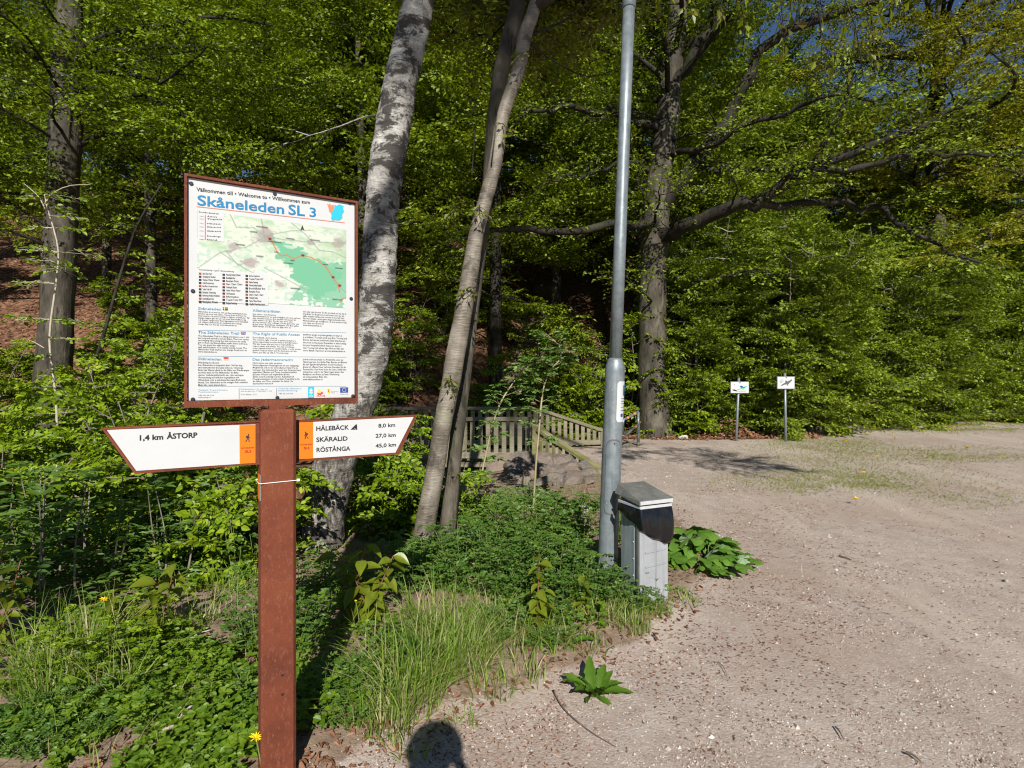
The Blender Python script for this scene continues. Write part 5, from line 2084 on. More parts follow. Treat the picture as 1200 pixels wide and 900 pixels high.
pinnate_plant('elder_shrub', 'elder shrub with long pointed leaflets at the left edge', (-3.2, 3.85), 20, .95, .5, 13, .17, .075, 3, 'elder', 'sap_bark', 61, 'shrub', .36, .009)
pinnate_plant('elder_shrub', 'smaller elder shoot beneath the tip of the left arm', (-2.6, 4.3), 14, .85, .4, 12, .17, .072, 3, 'elder', 'sap_bark', 62, 'shrub', .36, .008)
pinnate_plant('wild_rose', 'low bushy wild rose in front of the cherry foot', (-.3, 4.35), 105, .5, .62, 11, .085, .031, 3, 'rose', 'green_stem', 63, 'plant', .6, .003, True)
pinnate_plant('wild_rose', 'low wild rose mound left of the lamp post foot', (.3, 4.0), 95, .46, .5, 11, .08, .029, 3, 'rose', 'green_stem', 64, 'plant', .6, .003, True)
pinnate_plant('wild_rose', 'small wild rose against the right side of the signpost foot', (-.82, 2.66), 46, .24, .22, 9, .06, .02, 3, 'rose', 'green_stem', 65, 'plant', .6, .002, True)
pinnate_plant('wild_rose', 'low wild rose patch left of the signpost foot', (-1.27, 2.62), 70, .18, .34, 8, .06, .02, 3, 'rose', 'green_stem', 66, 'plant', .6, .002, True)
pinnate_plant('wild_rose', 'wild rose sprigs overlapping the front of the litter bin', (.82, 3.72), 26, .26, .2, 8, .06, .02, 3, 'rose', 'green_stem', 67, 'plant', .6, .002)
pinnate_plant('wild_rose', 'wild rose on the slope below the stone bank', (.15, 5.3), 95, .5, .65, 10, .09, .032, 3, 'rose', 'green_stem', 68, 'plant', .6, .003, True)
pinnate_plant('wild_rose', 'wild rose sprigs at the foot of the birch', (-1.3, 3.9), 26, .36, .3, 9, .075, .024, 3, 'rose', 'green_stem', 69, 'plant', .6, .003)
pinnate_plant('wild_rose', 'rose sprigs behind the lamp post above the bin', (1.1, 5.3), 26, .5, .3, 9, .08, .028, 3, 'rose', 'green_stem', 70, 'plant', .6, .003)
pinnate_plant('wild_rose', 'wild rose bush behind the left direction arm', (-1.5, 3.3), 14, .75, .2, 11, .075, .026, 3, 'rose', 'green_stem', 73, 'plant', .6, .003)


pinnate_plant('wild_rose', 'wild rose between the two cherry stems and the birch', (-.75, 4.3), 50, .42, .4, 10, .08, .029, 3, 'rose', 'green_stem', 74, 'plant', .6, .003, True)
pinnate_plant('wild_rose', 'low wild rose in front of the grass left of the dock', (.1, 3.45), 50, .22, .35, 9, .065, .022, 3, 'rose', 'green_stem', 75, 'plant', .6, .002, True)


pinnate_plant('wild_rose', 'sparse rose sprigs on the bare bank left of the white stone', (.75, 6.6), 30, .28, .35, 8, .08, .03, 3, 'rose', 'green_stem', 76, 'plant', .6, .003, True)
pinnate_plant('wild_rose', 'rose sprigs at the lower edge of the stone bank', (.1, 6.6), 45, .34, .5, 8, .09, .032, 3, 'rose_light', 'green_stem', 77, 'plant', .6, .003, True)
for (x, y, n_, H_, sp_, lf, ml, lab, sd) in ((-1.75, 2.75, 46, .18, .35, .026, 'ground_leaf', 'feathery light green herb left of the signpost foot', 131), (-2.15, 3.05, 40, .34, .35, .03, 'shrub', 'taller light green herb below the elder', 132), (-1.35, 3.25, 40, .3, .32, .024, 'rose', 'dark feathery herb between signpost and birch', 133),
                                             (-2.0, 2.45, 40, .14, .3, .02, 'rose', 'small dark herb above the lower left corner', 134), (-.55, 3.1, 30, .2, .25, .02, 'rose', 'herb patch at the left side of the tall grass', 135)):
    pinnate_plant('verge_herb', lab, (x, y), n_, H_, sp_, 8, .075, lf, 4, ml, 'green_stem', sd, 'plant', .55, .002)


def rose_shoot(label, q, seed, Y):
    r = np.random.RandomState(seed)
    L_ = catmull([wpos(px, py, Y + dy) for px, py, dy in q], 22)
    gz0 = float(gz(L_[0][0], L_[0][1]))
    L_[0][2] = min(L_[0][2], gz0 - .05)
    t = thing('rose_shoot', label, 'plant', (L_[0][0], L_[0][1], gz0))
    gs, gl = G(), G()
    gs.tube(L_, np.linspace(.013, .005, 22), 7)
    for k in range(5, 22):
        for _ in range(5):
            aa = r.uniform(0, 6.28)
            e = L_[k] + np.array((math.cos(aa), math.sin(aa), .4)) * r.uniform(.03, .14)
            gs.tube([L_[k], e], [.003, .002], 4)
            for _ in range(2):
                bb = aa + r.uniform(-.9, .9)
                pinnate(e, np.array((math.cos(bb), math.sin(bb), r.uniform(-.1, .6))), .11 * r.uniform(.7, 1.2), .045, 3, gl, r, .62)
    gs.obj('cane', M['cane'], t, True)
    tag(gl.obj('foliage', M['rose_light'], t), kind='stuff')
    local(t)


rose_shoot('arching rose cane leaning right in front of the bridge railing', [(553, 625, 0), (560, 580, 0), (570, 530, 0), (583, 480, 0), (602, 448, .1), (622, 428, .1), (645, 424, .1)], 71, 6.0)
rose_shoot('upright rose cane with light leaves before the bridge corner post', [(624, 625, 0), (627, 560, 0), (632, 500, 0), (636, 460, .1), (644, 435, .1), (657, 420, .1), (655, 405, .1), (642, 393, .1)], 72, 6.1)


# ------------------------------------------------------------------ plants with large single leaves
def blade_mesh(name, n, wfun, fold, droop, wave=0.0, wfreq=6):
    """leaf of unit length along +x"""
    V, F = [], []
    for i in range(n + 1):
        t = i / n
        w = wfun(t)
        z = -droop * t * t
        wv_ = wave * math.sin(t * wfreq * 3.14)
        V += [(t, w, z + fold * w + wv_), (t, w * .5, z + fold * w * .35 - wv_ * .3), (t, 0, z - .0), (t, -w * .5, z + fold * w * .35 + wv_ * .3), (t, -w, z + fold * w - wv_)]
    for i in range(n):
        for k in range(4):
            a = i * 5 + k
            F.append((a, a + 5, a + 6, a + 1))
    return np_mesh(name, V, None, F, True, np.random.rand(len(F)) * .3 + .35)


def kidney_mesh(name, seed, cup=.25):
    r = np.random.RandomState(seed)
    nr, na = 5, 26
    V = [(0, 0, 0)]
    F3, F4 = [], []
    for i in range(1, nr + 1):
        for k in range(na):
            a = math.radians(28) + (math.tau - math.radians(56)) * k / (na - 1) + math.pi
            rad_ = i / nr
            edge = 1 + .07 * math.sin(k * 2.1 + seed) + .04 * math.sin(k * 4.7)
            x, y = -math.cos(a) * rad_ * edge, math.sin(a) * rad_ * edge * 1.08
            z = -cup * rad_ ** 2 + .06 * rad_ * math.sin(k * 1.25 + seed) + .03 * math.cos(k * 2.5)
            V.append((-x * -1, y, z))
    for k in range(na - 1):
        F3.append((0, 1 + k, 2 + k))
        for i in range(nr - 1):
            a = 1 + i * na + k
            F4.append((a, a + na, a + na + 1, a + 1))
    return np_mesh(name, V, F3, F4, True, r.rand(len(F3) + len(F4)) * .25 + .3 + .4 * (seed % 3) / 2)


def leaf_obj(me, p, d, s, roll, parent, name='leaf'):
    F = frame_for(np.asarray(d, float), roll)
    o = bpy.data.objects.new(name, me)
    Mx = Matrix.Identity(4)
    for i in range(3):
        for j in range(3):
            Mx[i][j] = F[j][i] * s
        Mx[i][3] = p[i]
    o.matrix_world = Mx
    COL.objects.link(o)
    o.parent = parent
    o.matrix_parent_inverse = Matrix.Identity(4)
    o.matrix_local = Mx
    return o


CH = [blade_mesh('cherry_leaf', 6, lambda t, a=a: (.27 + a) * math.sin(math.pi * min(1, t ** .75)) + .002, .5, .2 + a, .015) for a in (0, .03, .05)]
for m_ in CH:
    m_.materials.append(M['cherry_leaf'])


def sucker(label, px, py_base, Y, stems, seed, size=.125):
    r = np.random.RandomState(seed)
    x = (px - 600) / 650 * Y
    z = float(gz(x, Y))
    t = thing('cherry_sucker', label, 'plant', (x, Y, z))
    for (dx, dz, n) in stems:
        b = np.array((r.uniform(-.03, .03), r.uniform(-.03, .03), -.04))
        e = np.array((dx, r.uniform(-.06, .03), dz))
        C = catmull([b, (b + e) / 2 + np.array((r.normal(0, .02), 0, 0)), e], 8)
        g = G()
        g.tube(C, np.linspace(.006, .003, 8), 6)
        g.obj('stem', M['red_stem'], t, True)
        for k in range(n):
            f = .2 + .8 * k / max(1, n - 1)
            q = f * 7
            i = min(6, int(q))
            p = C[i] * (1 - (q - i)) + C[i + 1] * (q - i)
            a = k * 2.4 + r.uniform(-.4, .4)
            leaf_obj(CH[r.randint(3)], p, (math.cos(a), math.sin(a) - .35, r.uniform(-.7, .35)), size * r.uniform(.7, 1.2), r.normal(0, .3), t)


sucker('reddish cherry sucker with bronze leaves right of the birch foot', 428, 0, 3.5, [(-.18, .4, 13), (.0, .48, 14), (.18, .42, 14), (-.06, .28, 10), (.1, .26, 10)], 81)
sucker('upright cherry sucker with hanging green leaves left of the lamp post', 632, 0, 3.35, [(.0, .44, 20), (.03, .25, 9)], 82, .095)
sucker('short cherry sucker at the foot of the lamp post', 680, 0, 3.55, [(.02, .28, 14)], 83, .085)
sucker('yellowish cherry sucker among dead leaves left of the signpost', 165, 0, 3.3, [(-.14, .3, 12), (.08, .34, 13), (.2, .46, 11), (.0, .2, 10)], 84)
sucker('cherry sucker with long leaves cut by the left edge', -12, 0, 3.2, [(.12, .62, 10), (.2, .5, 9), (.16, .36, 8)], 85, .11)

# butterbur clump
KM = [kidney_mesh('butterbur_leaf', s, c) for s, c in ((1, .2), (2, .35), (3, .1), (4, .45))]
for m_ in KM:
    m_.materials.append(M['butterbur'])
KU = kidney_mesh('butterbur_leaf', 5, .15)
KU.materials.append(M['butterbur_under'])
r = np.random.RandomState(91)
bx, by = 1.62, 4.72
t = thing('butterbur', 'clump of broad green butterbur leaves beside the litter bin', 'plant', (bx, by, float(gz(bx, by))))
for k in range(64):
    u = r.rand()
    a = r.uniform(0, 6.28)
    rr = math.sqrt(r.rand())
    x, y = -.12 + math.cos(a) * .34 * rr + .22 * u, math.sin(a) * .3 * rr - .12 * u
    h = .05 + .42 * (1 - rr) * r.uniform(.5, 1.1) * (1 - .55 * u)
    s = r.uniform(.07, .125) * (1.1 - .5 * u)
    d = np.array((math.cos(a) + .3, math.sin(a) - .7, r.uniform(-.55, .1)))
    o = leaf_obj(KM[k % 4], (x, y, h), d, s, r.normal(0, .35), t)
    g = G()
    g.tube([(x * .7, y * .7, -.03), (x, y, h)], [.005, .003], 5)
    g.obj('leaf_stalk', M['green_stem'], t)
for (x, y, h, s, d, rl) in ((.02, -.2, .16, .09, (.6, -1, .8), .3), (.25, -.24, .1, .06, (1, -.5, .1), .3), (-.14, -.1, .22, .08, (-.2, -1, 1.2), 0)):
    tag(leaf_obj(KU, (x, y, h), d, s, rl, t), 'butterbur leaf showing its pale underside')

# big leaf in the lower left corner
r = np.random.RandomState(93)
bx, by = -2.2, 2.32
t = thing('butterbur', 'large butterbur leaf in the lower left corner', 'plant', (bx, by, float(gz(bx, by))))
for (x, y, h, s, d) in ((.06, .0, .07, .12, (1, -.5, -.15)), (-.12, .12, .08, .1, (-.4, -.6, .0))):
    leaf_obj(KM[0], (x, y, h), d, s, .1, t)
    g = G()
    g.tube([(0, .05, -.04), (x, y, h)], [.006, .004], 5)
    g.obj('leaf_stalk', M['green_stem'], t)

# dock rosettes
DK = [blade_mesh('dock_leaf', 14, lambda t: (.19 + .03 * math.sin(t * 31)) * math.sin(math.pi * min(1, t ** 1.3)) ** .8 + .008, .4, .75, .035, 9),
      blade_mesh('dock_leaf', 14, lambda t: (.16 + .035 * math.sin(t * 27 + 1)) * math.sin(math.pi * min(1, t ** 1.35)) ** .8 + .008, .55, .4, .04, 8)]
for m_ in DK:
    m_.materials.append(M['dock'])


def rosette(label, px, py, n, s, seed, name='dock_plant', up=(.3, 1.3)):
    r = np.random.RandomState(seed)
    Y = 1.6 * 650 / (py - 440)
    x = (px - 600) / 650 * Y
    t = thing(name, label, 'plant', (x, Y, float(gz(x, Y))))
    for k in range(n):
        a = k * 2.4 + r.uniform(-.3, .3)
        leaf_obj(DK[k % 2], (math.cos(a) * .012, math.sin(a) * .012, .0), (math.cos(a), math.sin(a), r.uniform(*up)), s * r.uniform(.5, 1.15), r.normal(0, .55), t)
    return t


rosette('dark green dock rosette on bare earth in front of the lamp post', 697, 816, 24, .135, 95, up=(.4, 3.5))
rosette('dandelion leaf rosette between the grass and the path', 668, 762, 10, .11, 96)
rosette('small leaf rosette below the yellow flower left of the signpost', 288, 890, 9, .13, 97, up=(.0, .5))


# dandelions
def flower_head(g, c, r_, seed):
    r = np.random.RandomState(seed)
    n = 46
    a = r.uniform(0, 6.28, n)
    el = r.uniform(.05, 1.3, n)
    D = np.stack([np.cos(a) * np.cos(el), np.sin(a) * np.cos(el), np.sin(el) * .6], -1)
    g.leaves(np.tile(c, (n, 1)), D, np.tile((0, 0, 1.0), (n, 1)) + D * .2, r_ * r.uniform(.75, 1.05, n), .25, 'dia')


def dandelion(label, px, py, Y, h, rad_, group=None):
    p = wpos(px, py, Y)
    z = float(gz(p[0], p[1]))
    t = thing('dandelion', label, 'flower', (p[0], p[1], z), 0, group)
    g = G()
    g.tube(catmull([(.02, .02, -.02), (.012, .01, (p[2] - z) * .5), (0, 0, p[2] - z)], 6), .0028, 6)
    g.obj('stalk', M['green_stem'], t)
    g = G()
    flower_head(g, np.array((0, -.003, p[2] - z)), rad_, 3)
    o = g.obj('flower_head', M['petal'], t)
    g = G()
    g.tube([(0, 0, p[2] - z - .012), (0, 0, p[2] - z)], [.004, .009], 8)
    g.obj('bud_cup', M['green_stem'], t)
    return t


dandelion('yellow dandelion flower beside the signpost foot', 300, 865, 2.12, .1, .028)
dandelion('yellow dandelion flower among cherry leaves on the left verge', 122, 703, 3.1, .2, .026)
dandelion('small yellow dandelion bud low right of the birch', 417, 704, 3.4, .1, .01)
# distant ones: small, alike
gd = G()
gd.tube([(0, 0, -.02), (0, 0, .07)], .004, 4)
for k in range(1):
    rr_ = np.random.RandomState(4)
    n = 26
    a = rr_.uniform(0, 6.28, n)
    el = rr_.uniform(.1, 1.2, n)
    D = np.stack([np.cos(a) * np.cos(el), np.sin(a) * np.cos(el), np.sin(el)], -1)
gh = G()
gh.leaves(np.tile((0, 0, .07), (n, 1)), D, np.tile((0, 0, 1.0), (n, 1)), .042, .45, 'dia')
ds, dh = gd.mesh('stalk'), gh.mesh('flower_head')
ds.materials.append(M['green_stem'])
dh.materials.append(M['petal'])
r = np.random.RandomState(12)
SPOTS = [(1075, 493), (1124, 499), (1127, 503), (1133, 502), (1100, 497), (1108, 500), (1118, 501), (1093, 503), (1082, 508), (1101, 504), (1135, 497), (1146, 499), (1165, 498), (1093, 508), (1150, 494), (1178, 495), (1061, 499), (1046, 508), (1070, 503),
         (1133, 526), (1175, 539), (1003, 590), (1012, 557), (1028, 537), (984, 511), (1018, 509), (1049, 514), (991, 519), (880, 511), (911, 515), (803, 520), (748, 522), (739, 522), (1089, 497), (1113, 505), (1156, 501), (1122, 508)]
for k, (px, py) in enumerate(SPOTS):
    Y = 1.6 * 650 / (py + 2 - 440)
    x = (px - 600) / 650 * Y
    t = thing('dandelion', 'tiny yellow dandelion dot in the thin grass beyond the gravel', 'flower', (x, Y, float(gz(x, Y))), r.uniform(0, 6), 'distant dandelions in the thin grass')
    link(bpy.data.objects.new('stalk', ds), t)
    link(bpy.data.objects.new('flower_head', dh), t)


# ------------------------------------------------------------------ stuff: grass, ground cover, litter, gravel
def blades(g, P, H, az, lean, w, r, seg=4):
    n = len(P)
    t = np.linspace(0, 1, seg + 1)
    dx = np.stack([np.cos(az), np.sin(az), np.zeros(n)], -1)
    sd = np.stack([-np.sin(az), np.cos(az), np.zeros(n)], -1)
    sd = rotz(sd, r.uniform(-.8, .8, n))
    h = H[:, None] * (t - .35 * lean[:, None] * t ** 2.2)
    out = H[:, None] * lean[:, None] * t ** 1.9
    C = P[:, None] + out[..., None] * dx[:, None] + h[..., None] * np.array((0, 0, 1.0))
    W = w[:, None] * (1 - t ** 1.6) * .5
    Lf, Rt = C + W[..., None] * sd[:, None], C - W[..., None] * sd[:, None]
    V = np.stack([Lf[:, :-1], Rt[:, :-1]], 2).reshape(n, -1, 3)
    V = np.concatenate([V, C[:, -1:]], 1)
    k = 2 * seg + 1
    off = (np.arange(n) * k)[:, None, None]
    f4 = np.array([(2 * i, 2 * i + 1, 2 * i + 3, 2 * i + 2) for i in range(seg - 1)])
    f3 = np.array([(2 * seg - 2, 2 * seg - 1, 2 * seg)])
    rr = r.rand(n)
    g.add(V, (off + f3).reshape(-1, 3), (off + f4).reshape(-1, 4), rr, np.repeat(rr, seg - 1))


r = np.random.RandomState(5)


def ground_pt(px, py):
    Y = 1.6 * 650 / (py - 440)
    return (px - 600) / 650 * Y, Y


g = G()
TUFT = [(505, 800, .22, 260, .34), (480, 830, .2, 240, .34), (540, 790, .2, 200, .3), (455, 860, .14, 120, .28), (520, 760, .22, 200, .32), (560, 775, .18, 110, .22), (85, 800, .2, 190, .42), (110, 790, .16, 150, .42), (60, 830, .18, 140, .34), (40, 800, .2, 120, .4), (135, 830, .15, 80, .3),
        (740, 742, .14, 120, .2), (770, 722, .12, 110, .14), (700, 735, .16, 120, .2), (645, 765, .14, 90, .2), (600, 770, .2, 100, .2), (240, 735, .14, 60, .24), (200, 745, .14, 60, .26), (355, 800, .08, 40, .2),
        (800, 705, .15, 110, .1), (620, 800, .12, 50, .14), (330, 720, .14, 60, .24), (500, 735, .2, 110, .32), (450, 790, .2, 90, .3), (575, 815, .14, 70, .2), (420, 850, .1, 60, .2), (560, 740, .3, 130, .24), (620, 745, .25, 110, .2), (690, 765, .14, 60, .12), (480, 880, .12, 40, .12), (540, 850, .1, 40, .12), (390, 830, .1, 40, .24), (30, 770, .2, 60, .34), (150, 770, .15, 50, .26), (270, 700, .2, 70, .3), (655, 735, .15, 60, .22), (585, 740, .2, 80, .26), (430, 800, .1, 60, .25)]
for (px, py, rad_, n, h) in TUFT:
    x0, y0 = ground_pt(px, py)
    a = r.uniform(0, 6.28, n)
    rr = rad_ * np.sqrt(r.rand(n)) * .8
    x, y = x0 + np.cos(a) * rr, y0 + np.sin(a) * rr
    P = np.stack([x, y, gz(x, y) - .01], -1)
    blades(g, P, h * r.uniform(.3, 1.25, n), a + r.normal(0, 1.0, n), r.uniform(.1, 1.25, n) ** 1.2, r.uniform(.003, .009, n), r, 5)
# loose verge grass
n = 5200
y = 2.1 * (9.0 / 2.1) ** (r.rand(n))
x = np.interp(y, EDGE_Y, EDGE_X) - np.abs(r.normal(0, .5, n)) * (y / 3) + .03
x = np.where(r.rand(n) < .35, np.interp(y, EDGE_Y, EDGE_X) - r.rand(n) * y * .95, x)
k = (vnoise(x, y, 2.5, 3) > .42) & ((x - S_C[0]) ** 2 + (y - S_C[1]) ** 2 > .02) & (x < np.interp(y, EDGE_Y, EDGE_X) - .02 - .25 * vnoise(x, y, 6, 8))
x, y = x[k], y[k]
n = len(x)
P = np.stack([x, y, gz(x, y) - .005], -1)
blades(g, P, r.uniform(.05, .2, n) * (.6 + .8 * vnoise(x, y, 1.7, 6)), r.uniform(0, 6.28, n), r.uniform(.1, .9, n), r.uniform(.003, .006, n), r)
tag(g.obj('verge_grass', M['grass']), 'long green grass growing along the edge of the verge', 'grass', kind='stuff')

g = G()
n = 170000
y = 6.6 * (24 / 6.6) ** r.rand(n)
x = r.uniform(.1, 1.0, n) * y
pxx = 600 + x / y * 650
pyy = 440 + 1040 / y
den = np.exp(-((pyy - 563) / 12) ** 2 - ((pxx - 985) / 95) ** 2) + .8 * np.exp(-((pyy - 535) / 9) ** 2 - ((pxx - 1060) / 120) ** 2) + .75 * np.exp(-((pyy - 520) / 7) ** 2 - ((pxx - 960) / 60) ** 2) + 4.0 * np.exp(-((pyy - 498) / 6) ** 2 - ((pxx - 1110) / 75) ** 2) + 1.2 * np.exp(-((pyy - 490) / 4) ** 2 - ((pxx - 1170) / 50) ** 2) + .25 * np.exp(-((pyy - 585) / 14) ** 2 - ((pxx - 1130) / 80) ** 2)
den = den * (fbm(x, y, 1.3, 4) * 1.6 - .25)
far = y > far_edge(x) + .3
k = (r.rand(n) < den * 2.2) & ~far
x, y = x[k], y[k]
n = len(x)
P = np.stack([x, y, gz(x, y) - .004], -1)
az = r.uniform(0, 6.28, n)
g.leaves(P, np.stack([np.cos(az), np.sin(az), r.uniform(.15, 1.4, n)], -1), norm(np.array((0, -.3, 1.0)) + r.normal(0, .5, (n, 3))), r.uniform(.02, .05, n) * (.6 + y / 25), .22, 'dia', r.rand(n))
tag(g.obj('thin_grass', M['short_grass']), 'patches of thin short grass on the far side of the gravel', 'grass', kind='stuff')

# ground cover of round leaflets
g = G()
n = 10500
y = 2.15 * (7.0 / 2.15) ** r.rand(n)
x = np.interp(y, EDGE_Y, EDGE_X) - .12 - r.rand(n) * (y * .95 + np.interp(y, EDGE_Y, EDGE_X))
bare = fbm(x, y, 1.5, 31)
e_d = np.interp(y, EDGE_Y, EDGE_X) - x
k = (bare + .25 * (vnoise(x, y, 5, 33) - .5) > .47) & ((x < -.9) | (r.rand(n) < .75)) & (e_d > .22) & (x > -.97 * y) & ((x - S_C[0]) ** 2 + (y - S_C[1]) ** 2 > .015)
x, y = x[k], y[k]
n = len(x)
h = r.uniform(.012, .13, n) * (.25 + 1.4 * fbm(x, y, 2.3, 8) ** 1.5)
base = np.stack([x, y, gz(x, y) + h], -1)
a0 = r.uniform(0, 6.28, n)
sz = r.uniform(.014, .036, n) * (.75 + .5 * vnoise(x, y, 3, 14))
tilt = np.stack([r.normal(0, .3, n), r.normal(-.25, .3, n), np.ones(n)], -1)
rr = r.rand(n)
for j in range(3):
    a = a0 + j * 2.09
    g.leaves(base, np.stack([np.cos(a), np.sin(a), r.normal(.1, .25, n)], -1), norm(tilt + r.normal(0, .15, (n, 3))), sz, .85, 'ov', rr * .7 + r.rand(n) * .3)
tag(g.obj('ground_cover', M['ground_leaf']), 'dense low ground cover of round green leaflets on the verge', 'ground cover', kind='stuff')

# dead leaves
g = G()
n = 4200
y = 2.1 * (8 / 2.1) ** r.rand(n)
x = np.interp(y, EDGE_Y, EDGE_X) + .25 * r.rand(n) - r.rand(n) ** 1.5 * (y * .9 + np.interp(y, EDGE_Y, EDGE_X))
P = np.stack([x, y, gz(x, y) + r.uniform(.004, .02, n)], -1)
a = r.uniform(0, 6.28, n)
g.leaves(P, np.stack([np.cos(a), np.sin(a), r.normal(0, .25, n)], -1), norm(np.array((0, 0, 1.0)) + r.normal(0, .4, (n, 3))), r.uniform(.012, .045, n), .5, 'ov', r.rand(n), .2)
n = 26000
y = 12.6 * (36 / 12.6) ** r.rand(n)
x = r.uniform(-.98, .42, n) * y
k = (y > far_edge(x) - .2) | ((x < -2) & (y > 8))
x, y = x[k], y[k]
n = len(x)
P = np.stack([x, y, gz(x, y) + r.uniform(.01, .06, n)], -1)
a = r.uniform(0, 6.28, n)
g.leaves(P, np.stack([np.cos(a), np.sin(a), r.normal(0, .3, n)], -1), norm(np.array((0, -.3, 1.0)) + r.normal(0, .45, (n, 3))), r.uniform(.06, .14, n), .6, 'dia', r.rand(n), .1)
# drift of dead leaves under the hedge
n = 1500
px = r.uniform(770, 960, n)
Y = r.uniform(14.0, 15.2, n)
x = (px - 600) / 650 * Y
P = np.stack([x, Y, gz(x, Y) + r.rand(n) ** 2 * .5 * np.exp(-((px - 850) / 28) ** 2) + .02], -1)
a = r.uniform(0, 6.28, n)
g.leaves(P, np.stack([np.cos(a), np.sin(a), r.normal(0, .5, n)], -1), norm(np.array((0, -.5, 1.0)) + r.normal(0, .5, (n, 3))), r.uniform(.07, .13, n), .6, 'dia', r.rand(n) * .6 + .4, .1)
tag(g.obj('dead_leaves', M['litter']), 'brown dead leaves strewn over the woodland floor and verge', 'dead leaves', kind='stuff')

# gravel
g = G()
n = 84000
y = 1.9 * (13 / 1.9) ** (r.rand(n) ** 1.25)
x = r.uniform(-.45, 1.0, n) * y
k = x > np.interp(y, EDGE_Y, EDGE_X) - .1 * r.rand(n)
x, y = x[k], y[k]
clump = fbm(x, y, 3.5, 13)
k = r.rand(len(x)) < np.clip((clump - .34) * 3.2, .1, 1)
x, y = x[k], y[k]
n = len(x)
s = (.0022 + .0045 * r.rand(n) ** 2.5 + .007 * (r.rand(n) > .992)) * (1 + .12 * (y - 2))
oct_ = np.array([(1, .1, -.3), (-.1, 1, -.3), (-1, -.1, -.3), (.1, -1, -.3), (.1, .05, .7)])
F = np.array([(0, 1, 4), (1, 2, 4), (2, 3, 4), (3, 0, 4)])
a = r.uniform(0, 6.28, n)
O = oct_[None] * r.uniform(.6, 1.4, (n, 1, 3)) * s[:, None, None]
ca, sa = np.cos(a)[:, None], np.sin(a)[:, None]
V = np.stack([O[..., 0] * ca - O[..., 1] * sa, O[..., 0] * sa + O[..., 1] * ca, O[..., 2]], -1) + np.stack([x, y, gz(x, y) + s * .25], -1)[:, None]
g.add(V, (np.arange(n)[:, None, None] * 5 + F).reshape(-1, 3), None, np.repeat(r.rand(n), 4))
tag(g.obj('loose_gravel', M['pebble']), 'loose pinkish gravel lying over the parking ground', 'gravel', kind='stuff')

# bark chips and small twigs on the gravel
g = G()
n = 8000
y = 2.0 * (8 / 2.0) ** (r.rand(n) ** 1.2)
x = np.interp(y, EDGE_Y, EDGE_X) + np.abs(r.normal(0, .9, n)) * (.6 + .2 * y)
k = (x < y * .98) & (fbm(x, y, 2.2, 17) > .42)
x, y = x[k], y[k]
n = len(x)
a = r.normal(.5, 1.2, n)
P = np.stack([x, y, gz(x, y) + .004], -1)
g.leaves(P, np.stack([np.cos(a), np.sin(a), r.normal(0, .12, n)], -1), norm(np.array((0, 0, 1.0)) + r.normal(0, .35, (n, 3))), r.uniform(.008, .026, n) * (1 + .1 * (y - 2)), .3, 'dia', r.rand(n) * .8)
tag(g.obj('bark_chips', M['litter']), 'brown bark chips and leaf scraps scattered along the gravel', 'bark chips', kind='stuff')


# sticks one can pick out
def stick(label, q, w, mat, z=.012):
    pts = []
    for px, py, h in q:
        x, y = ground_pt(px, py)
        pts.append((x, y, float(gz(x, y)) + z + h))
    L_ = catmull(pts, 14)
    g = G()
    g.tube(L_, np.linspace(w, w * .4, 14), 7, True, .2, 3)
    o = g.obj('stick', M[mat], None, True)
    tag(o, label, 'stick')


stick('long bent dry stick lying before the lamp post foot', [(655, 772, 0), (680, 757, .03), (705, 746, .05), (728, 747, .02)], .006, 'twig')
stick('dark thin twig curving over bare earth below the dock', [(648, 812, 0), (662, 835, .005), (690, 858, .0), (722, 878, .0)], .004, 'twig')
stick('pale dry stick among ground cover left of the signpost', [(216, 768, .03), (232, 760, .05), (247, 755, .05)], .008, 'pale_twig')
stick('broken flat piece of wood near the lower left flower', [(190, 878, .03), (208, 868, .05), (226, 854, .07)], .014, 'pale_twig')
stick('short dark twig on the gravel beyond the butterbur', [(984, 653, 0), (991, 655, 0), (998, 658, 0)], .009, 'twig')
stick('thin twig lying near the bottom edge of the gravel', [(979, 855, 0), (984, 862, .004), (989, 871, 0)], .004, 'twig')
stick('small curved twig on the gravel near the bottom right', [(1062, 886, 0), (1070, 890, .005), (1080, 897, 0)], .006, 'twig')
stick('thin forked twig on the gravel below the dock', [(842, 778, 0), (848, 785, .004), (852, 794, 0)], .003, 'twig')

# pale stones one can pick out
for (px, py, s, lab, mt) in ((685, 603, .09, 'pointed white stone behind the lamp post', 'white_stone'), (801, 517, .14, 'pale grey stone at the foot of the big beech', 'white_stone'), (690, 885, .012, 'small white pebble on bare earth at the bottom', 'white_stone'), (1179, 681, .03, 'lone whitish pebble at the right edge', 'white_stone')):
    x, y = ground_pt(px, py) if px != 801 else ((px - 600) / 650 * 14.0, 14.0)
    me = stone_mesh(30 + px % 7, 2)
    me.materials.clear()
    me.materials.append(M[mt])
    o = bpy.data.objects.new('pale_stone', me)
    o.location = (x, y, float(gz(x, y)) + s * .3)
    o.scale = (s, s * .7, s * (1.1 if px == 685 else .7))
    o.rotation_euler = (.3, .5 if px == 685 else .1, px)
    tag(link(o), lab, 'stone')

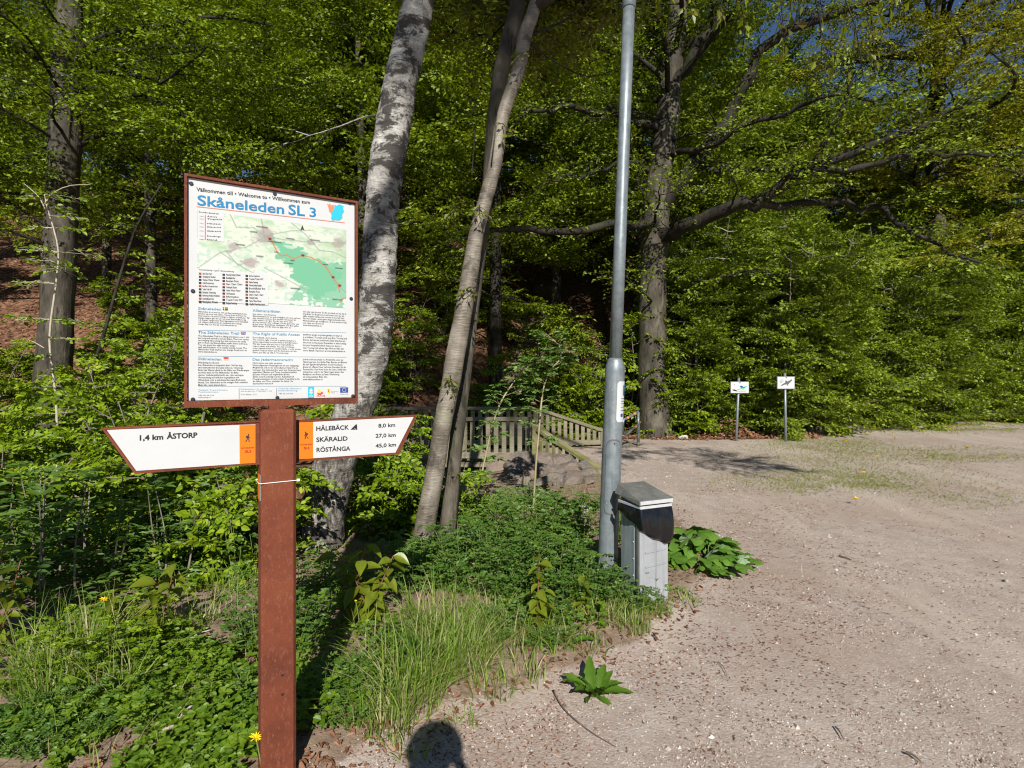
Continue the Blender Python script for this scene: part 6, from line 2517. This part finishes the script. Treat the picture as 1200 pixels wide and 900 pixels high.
# ------------------------------------------------------------------ the person taking the picture (only the shadow shows)
def person():
    t = thing('person', 'person in dark jacket and cap whose head shadow falls below the grass', 'person', (-.075, -.3, 0))
    J = {'pel': (0, 0, .95, .15, .11), 'wst': (0, 0, 1.1, .14, .1), 'chs': (0, .0, 1.32, .17, .12), 'nck': (0, .02, 1.5, .055, .055), 'nk2': (0, .04, 1.56, .052, .055), 'hd1': (0, .07, 1.62, .075, .09), 'hd2': (0, .07, 1.7, .075, .088), 'hd3': (0, .06, 1.755, .05, .06),
         'shl': (-.19, 0, 1.43, .06, .06), 'ell': (-.25, .1, 1.2, .045, .045), 'wrl': (-.1, .22, 1.52, .03, .03), 'hal': (-.075, .235, 1.57, .032, .026),
         'shr': (.19, 0, 1.43, .06, .06), 'elr': (.25, .1, 1.2, .045, .045), 'wrr': (.1, .22, 1.52, .03, .03), 'har': (.075, .235, 1.57, .032, .026),
         'hpl': (-.1, 0, .9, .09, .09), 'knl': (-.11, .02, .5, .06, .06), 'anl': (-.12, -.02, .09, .045, .05), 'tol': (-.13, .15, .04, .04, .03),
         'hpr': (.1, 0, .9, .09, .09), 'knr': (.11, .02, .5, .06, .06), 'anr': (.12, -.02, .09, .045, .05), 'tor': (.13, .15, .04, .04, .03)}
    E = [('pel', 'wst'), ('wst', 'chs'), ('chs', 'nck'), ('nck', 'nk2'), ('nk2', 'hd1'), ('hd1', 'hd2'), ('hd2', 'hd3'), ('chs', 'shl'), ('shl', 'ell'), ('ell', 'wrl'), ('wrl', 'hal'), ('chs', 'shr'), ('shr', 'elr'), ('elr', 'wrr'), ('wrr', 'har'),
         ('pel', 'hpl'), ('hpl', 'knl'), ('knl', 'anl'), ('anl', 'tol'), ('pel', 'hpr'), ('hpr', 'knr'), ('knr', 'anr'), ('anr', 'tor')]
    for s, sg in (('l', -1), ('r', 1)):
        for k in range(5):
            z = 1.575 + (k - 1.5) * .017 if k < 4 else 1.555
            J['f%d%s' % (k, s)] = (sg * .06, .25, z, .009, .009)
            J['g%d%s' % (k, s)] = (sg * (.028 + .004 * k), .262 if k < 4 else .225, z, .008, .008)
            E += [('ha' + s, 'f%d%s' % (k, s)), ('f%d%s' % (k, s), 'g%d%s' % (k, s))]
    names = list(J)
    me = bpy.data.meshes.new('body')
    me.from_pydata([J[n][:3] for n in names], [(names.index(a), names.index(b)) for a, b in E], [])
    o = link(bpy.data.objects.new('body', me), t)
    md = o.modifiers.new('skin', 'SKIN')
    if not me.skin_vertices:
        return t
    for k, n in enumerate(names):
        me.skin_vertices[0].data[k].radius = J[n][3:5]
        me.skin_vertices[0].data[k].use_root = (n == 'pel')
    md.use_smooth_shade = True
    o.modifiers.new('sub', 'SUBSURF').levels = 2
    o.modifiers['sub'].render_levels = 2
    me.materials.append(M['jacket'])
    # cap with a brim
    g = G()
    th = np.linspace(0, math.pi / 2, 7)
    g.tube([(0, .06, 1.7 + .115 * math.sin(a)) for a in th], [max(.004, .125 * math.cos(a)) for a in th], 20)
    g.box((0, .155, 1.7), (.15, .09, .008))
    g.obj('cap', M['hair'], t, True)
    c = thing('hand_camera', 'black camera held up in front of the face', 'camera', (-.06, -.08, 1.55))
    g = G()
    g.box((0, 0, .03), (.1, .035, .07), bevel=.006)
    g.obj('camera_body', M['black'], c)
    g = G()
    g.tube([(0, .015, .03), (0, .05, .03)], .032, 20)
    g.obj('lens_tube', M['black'], c)
    return t


person()
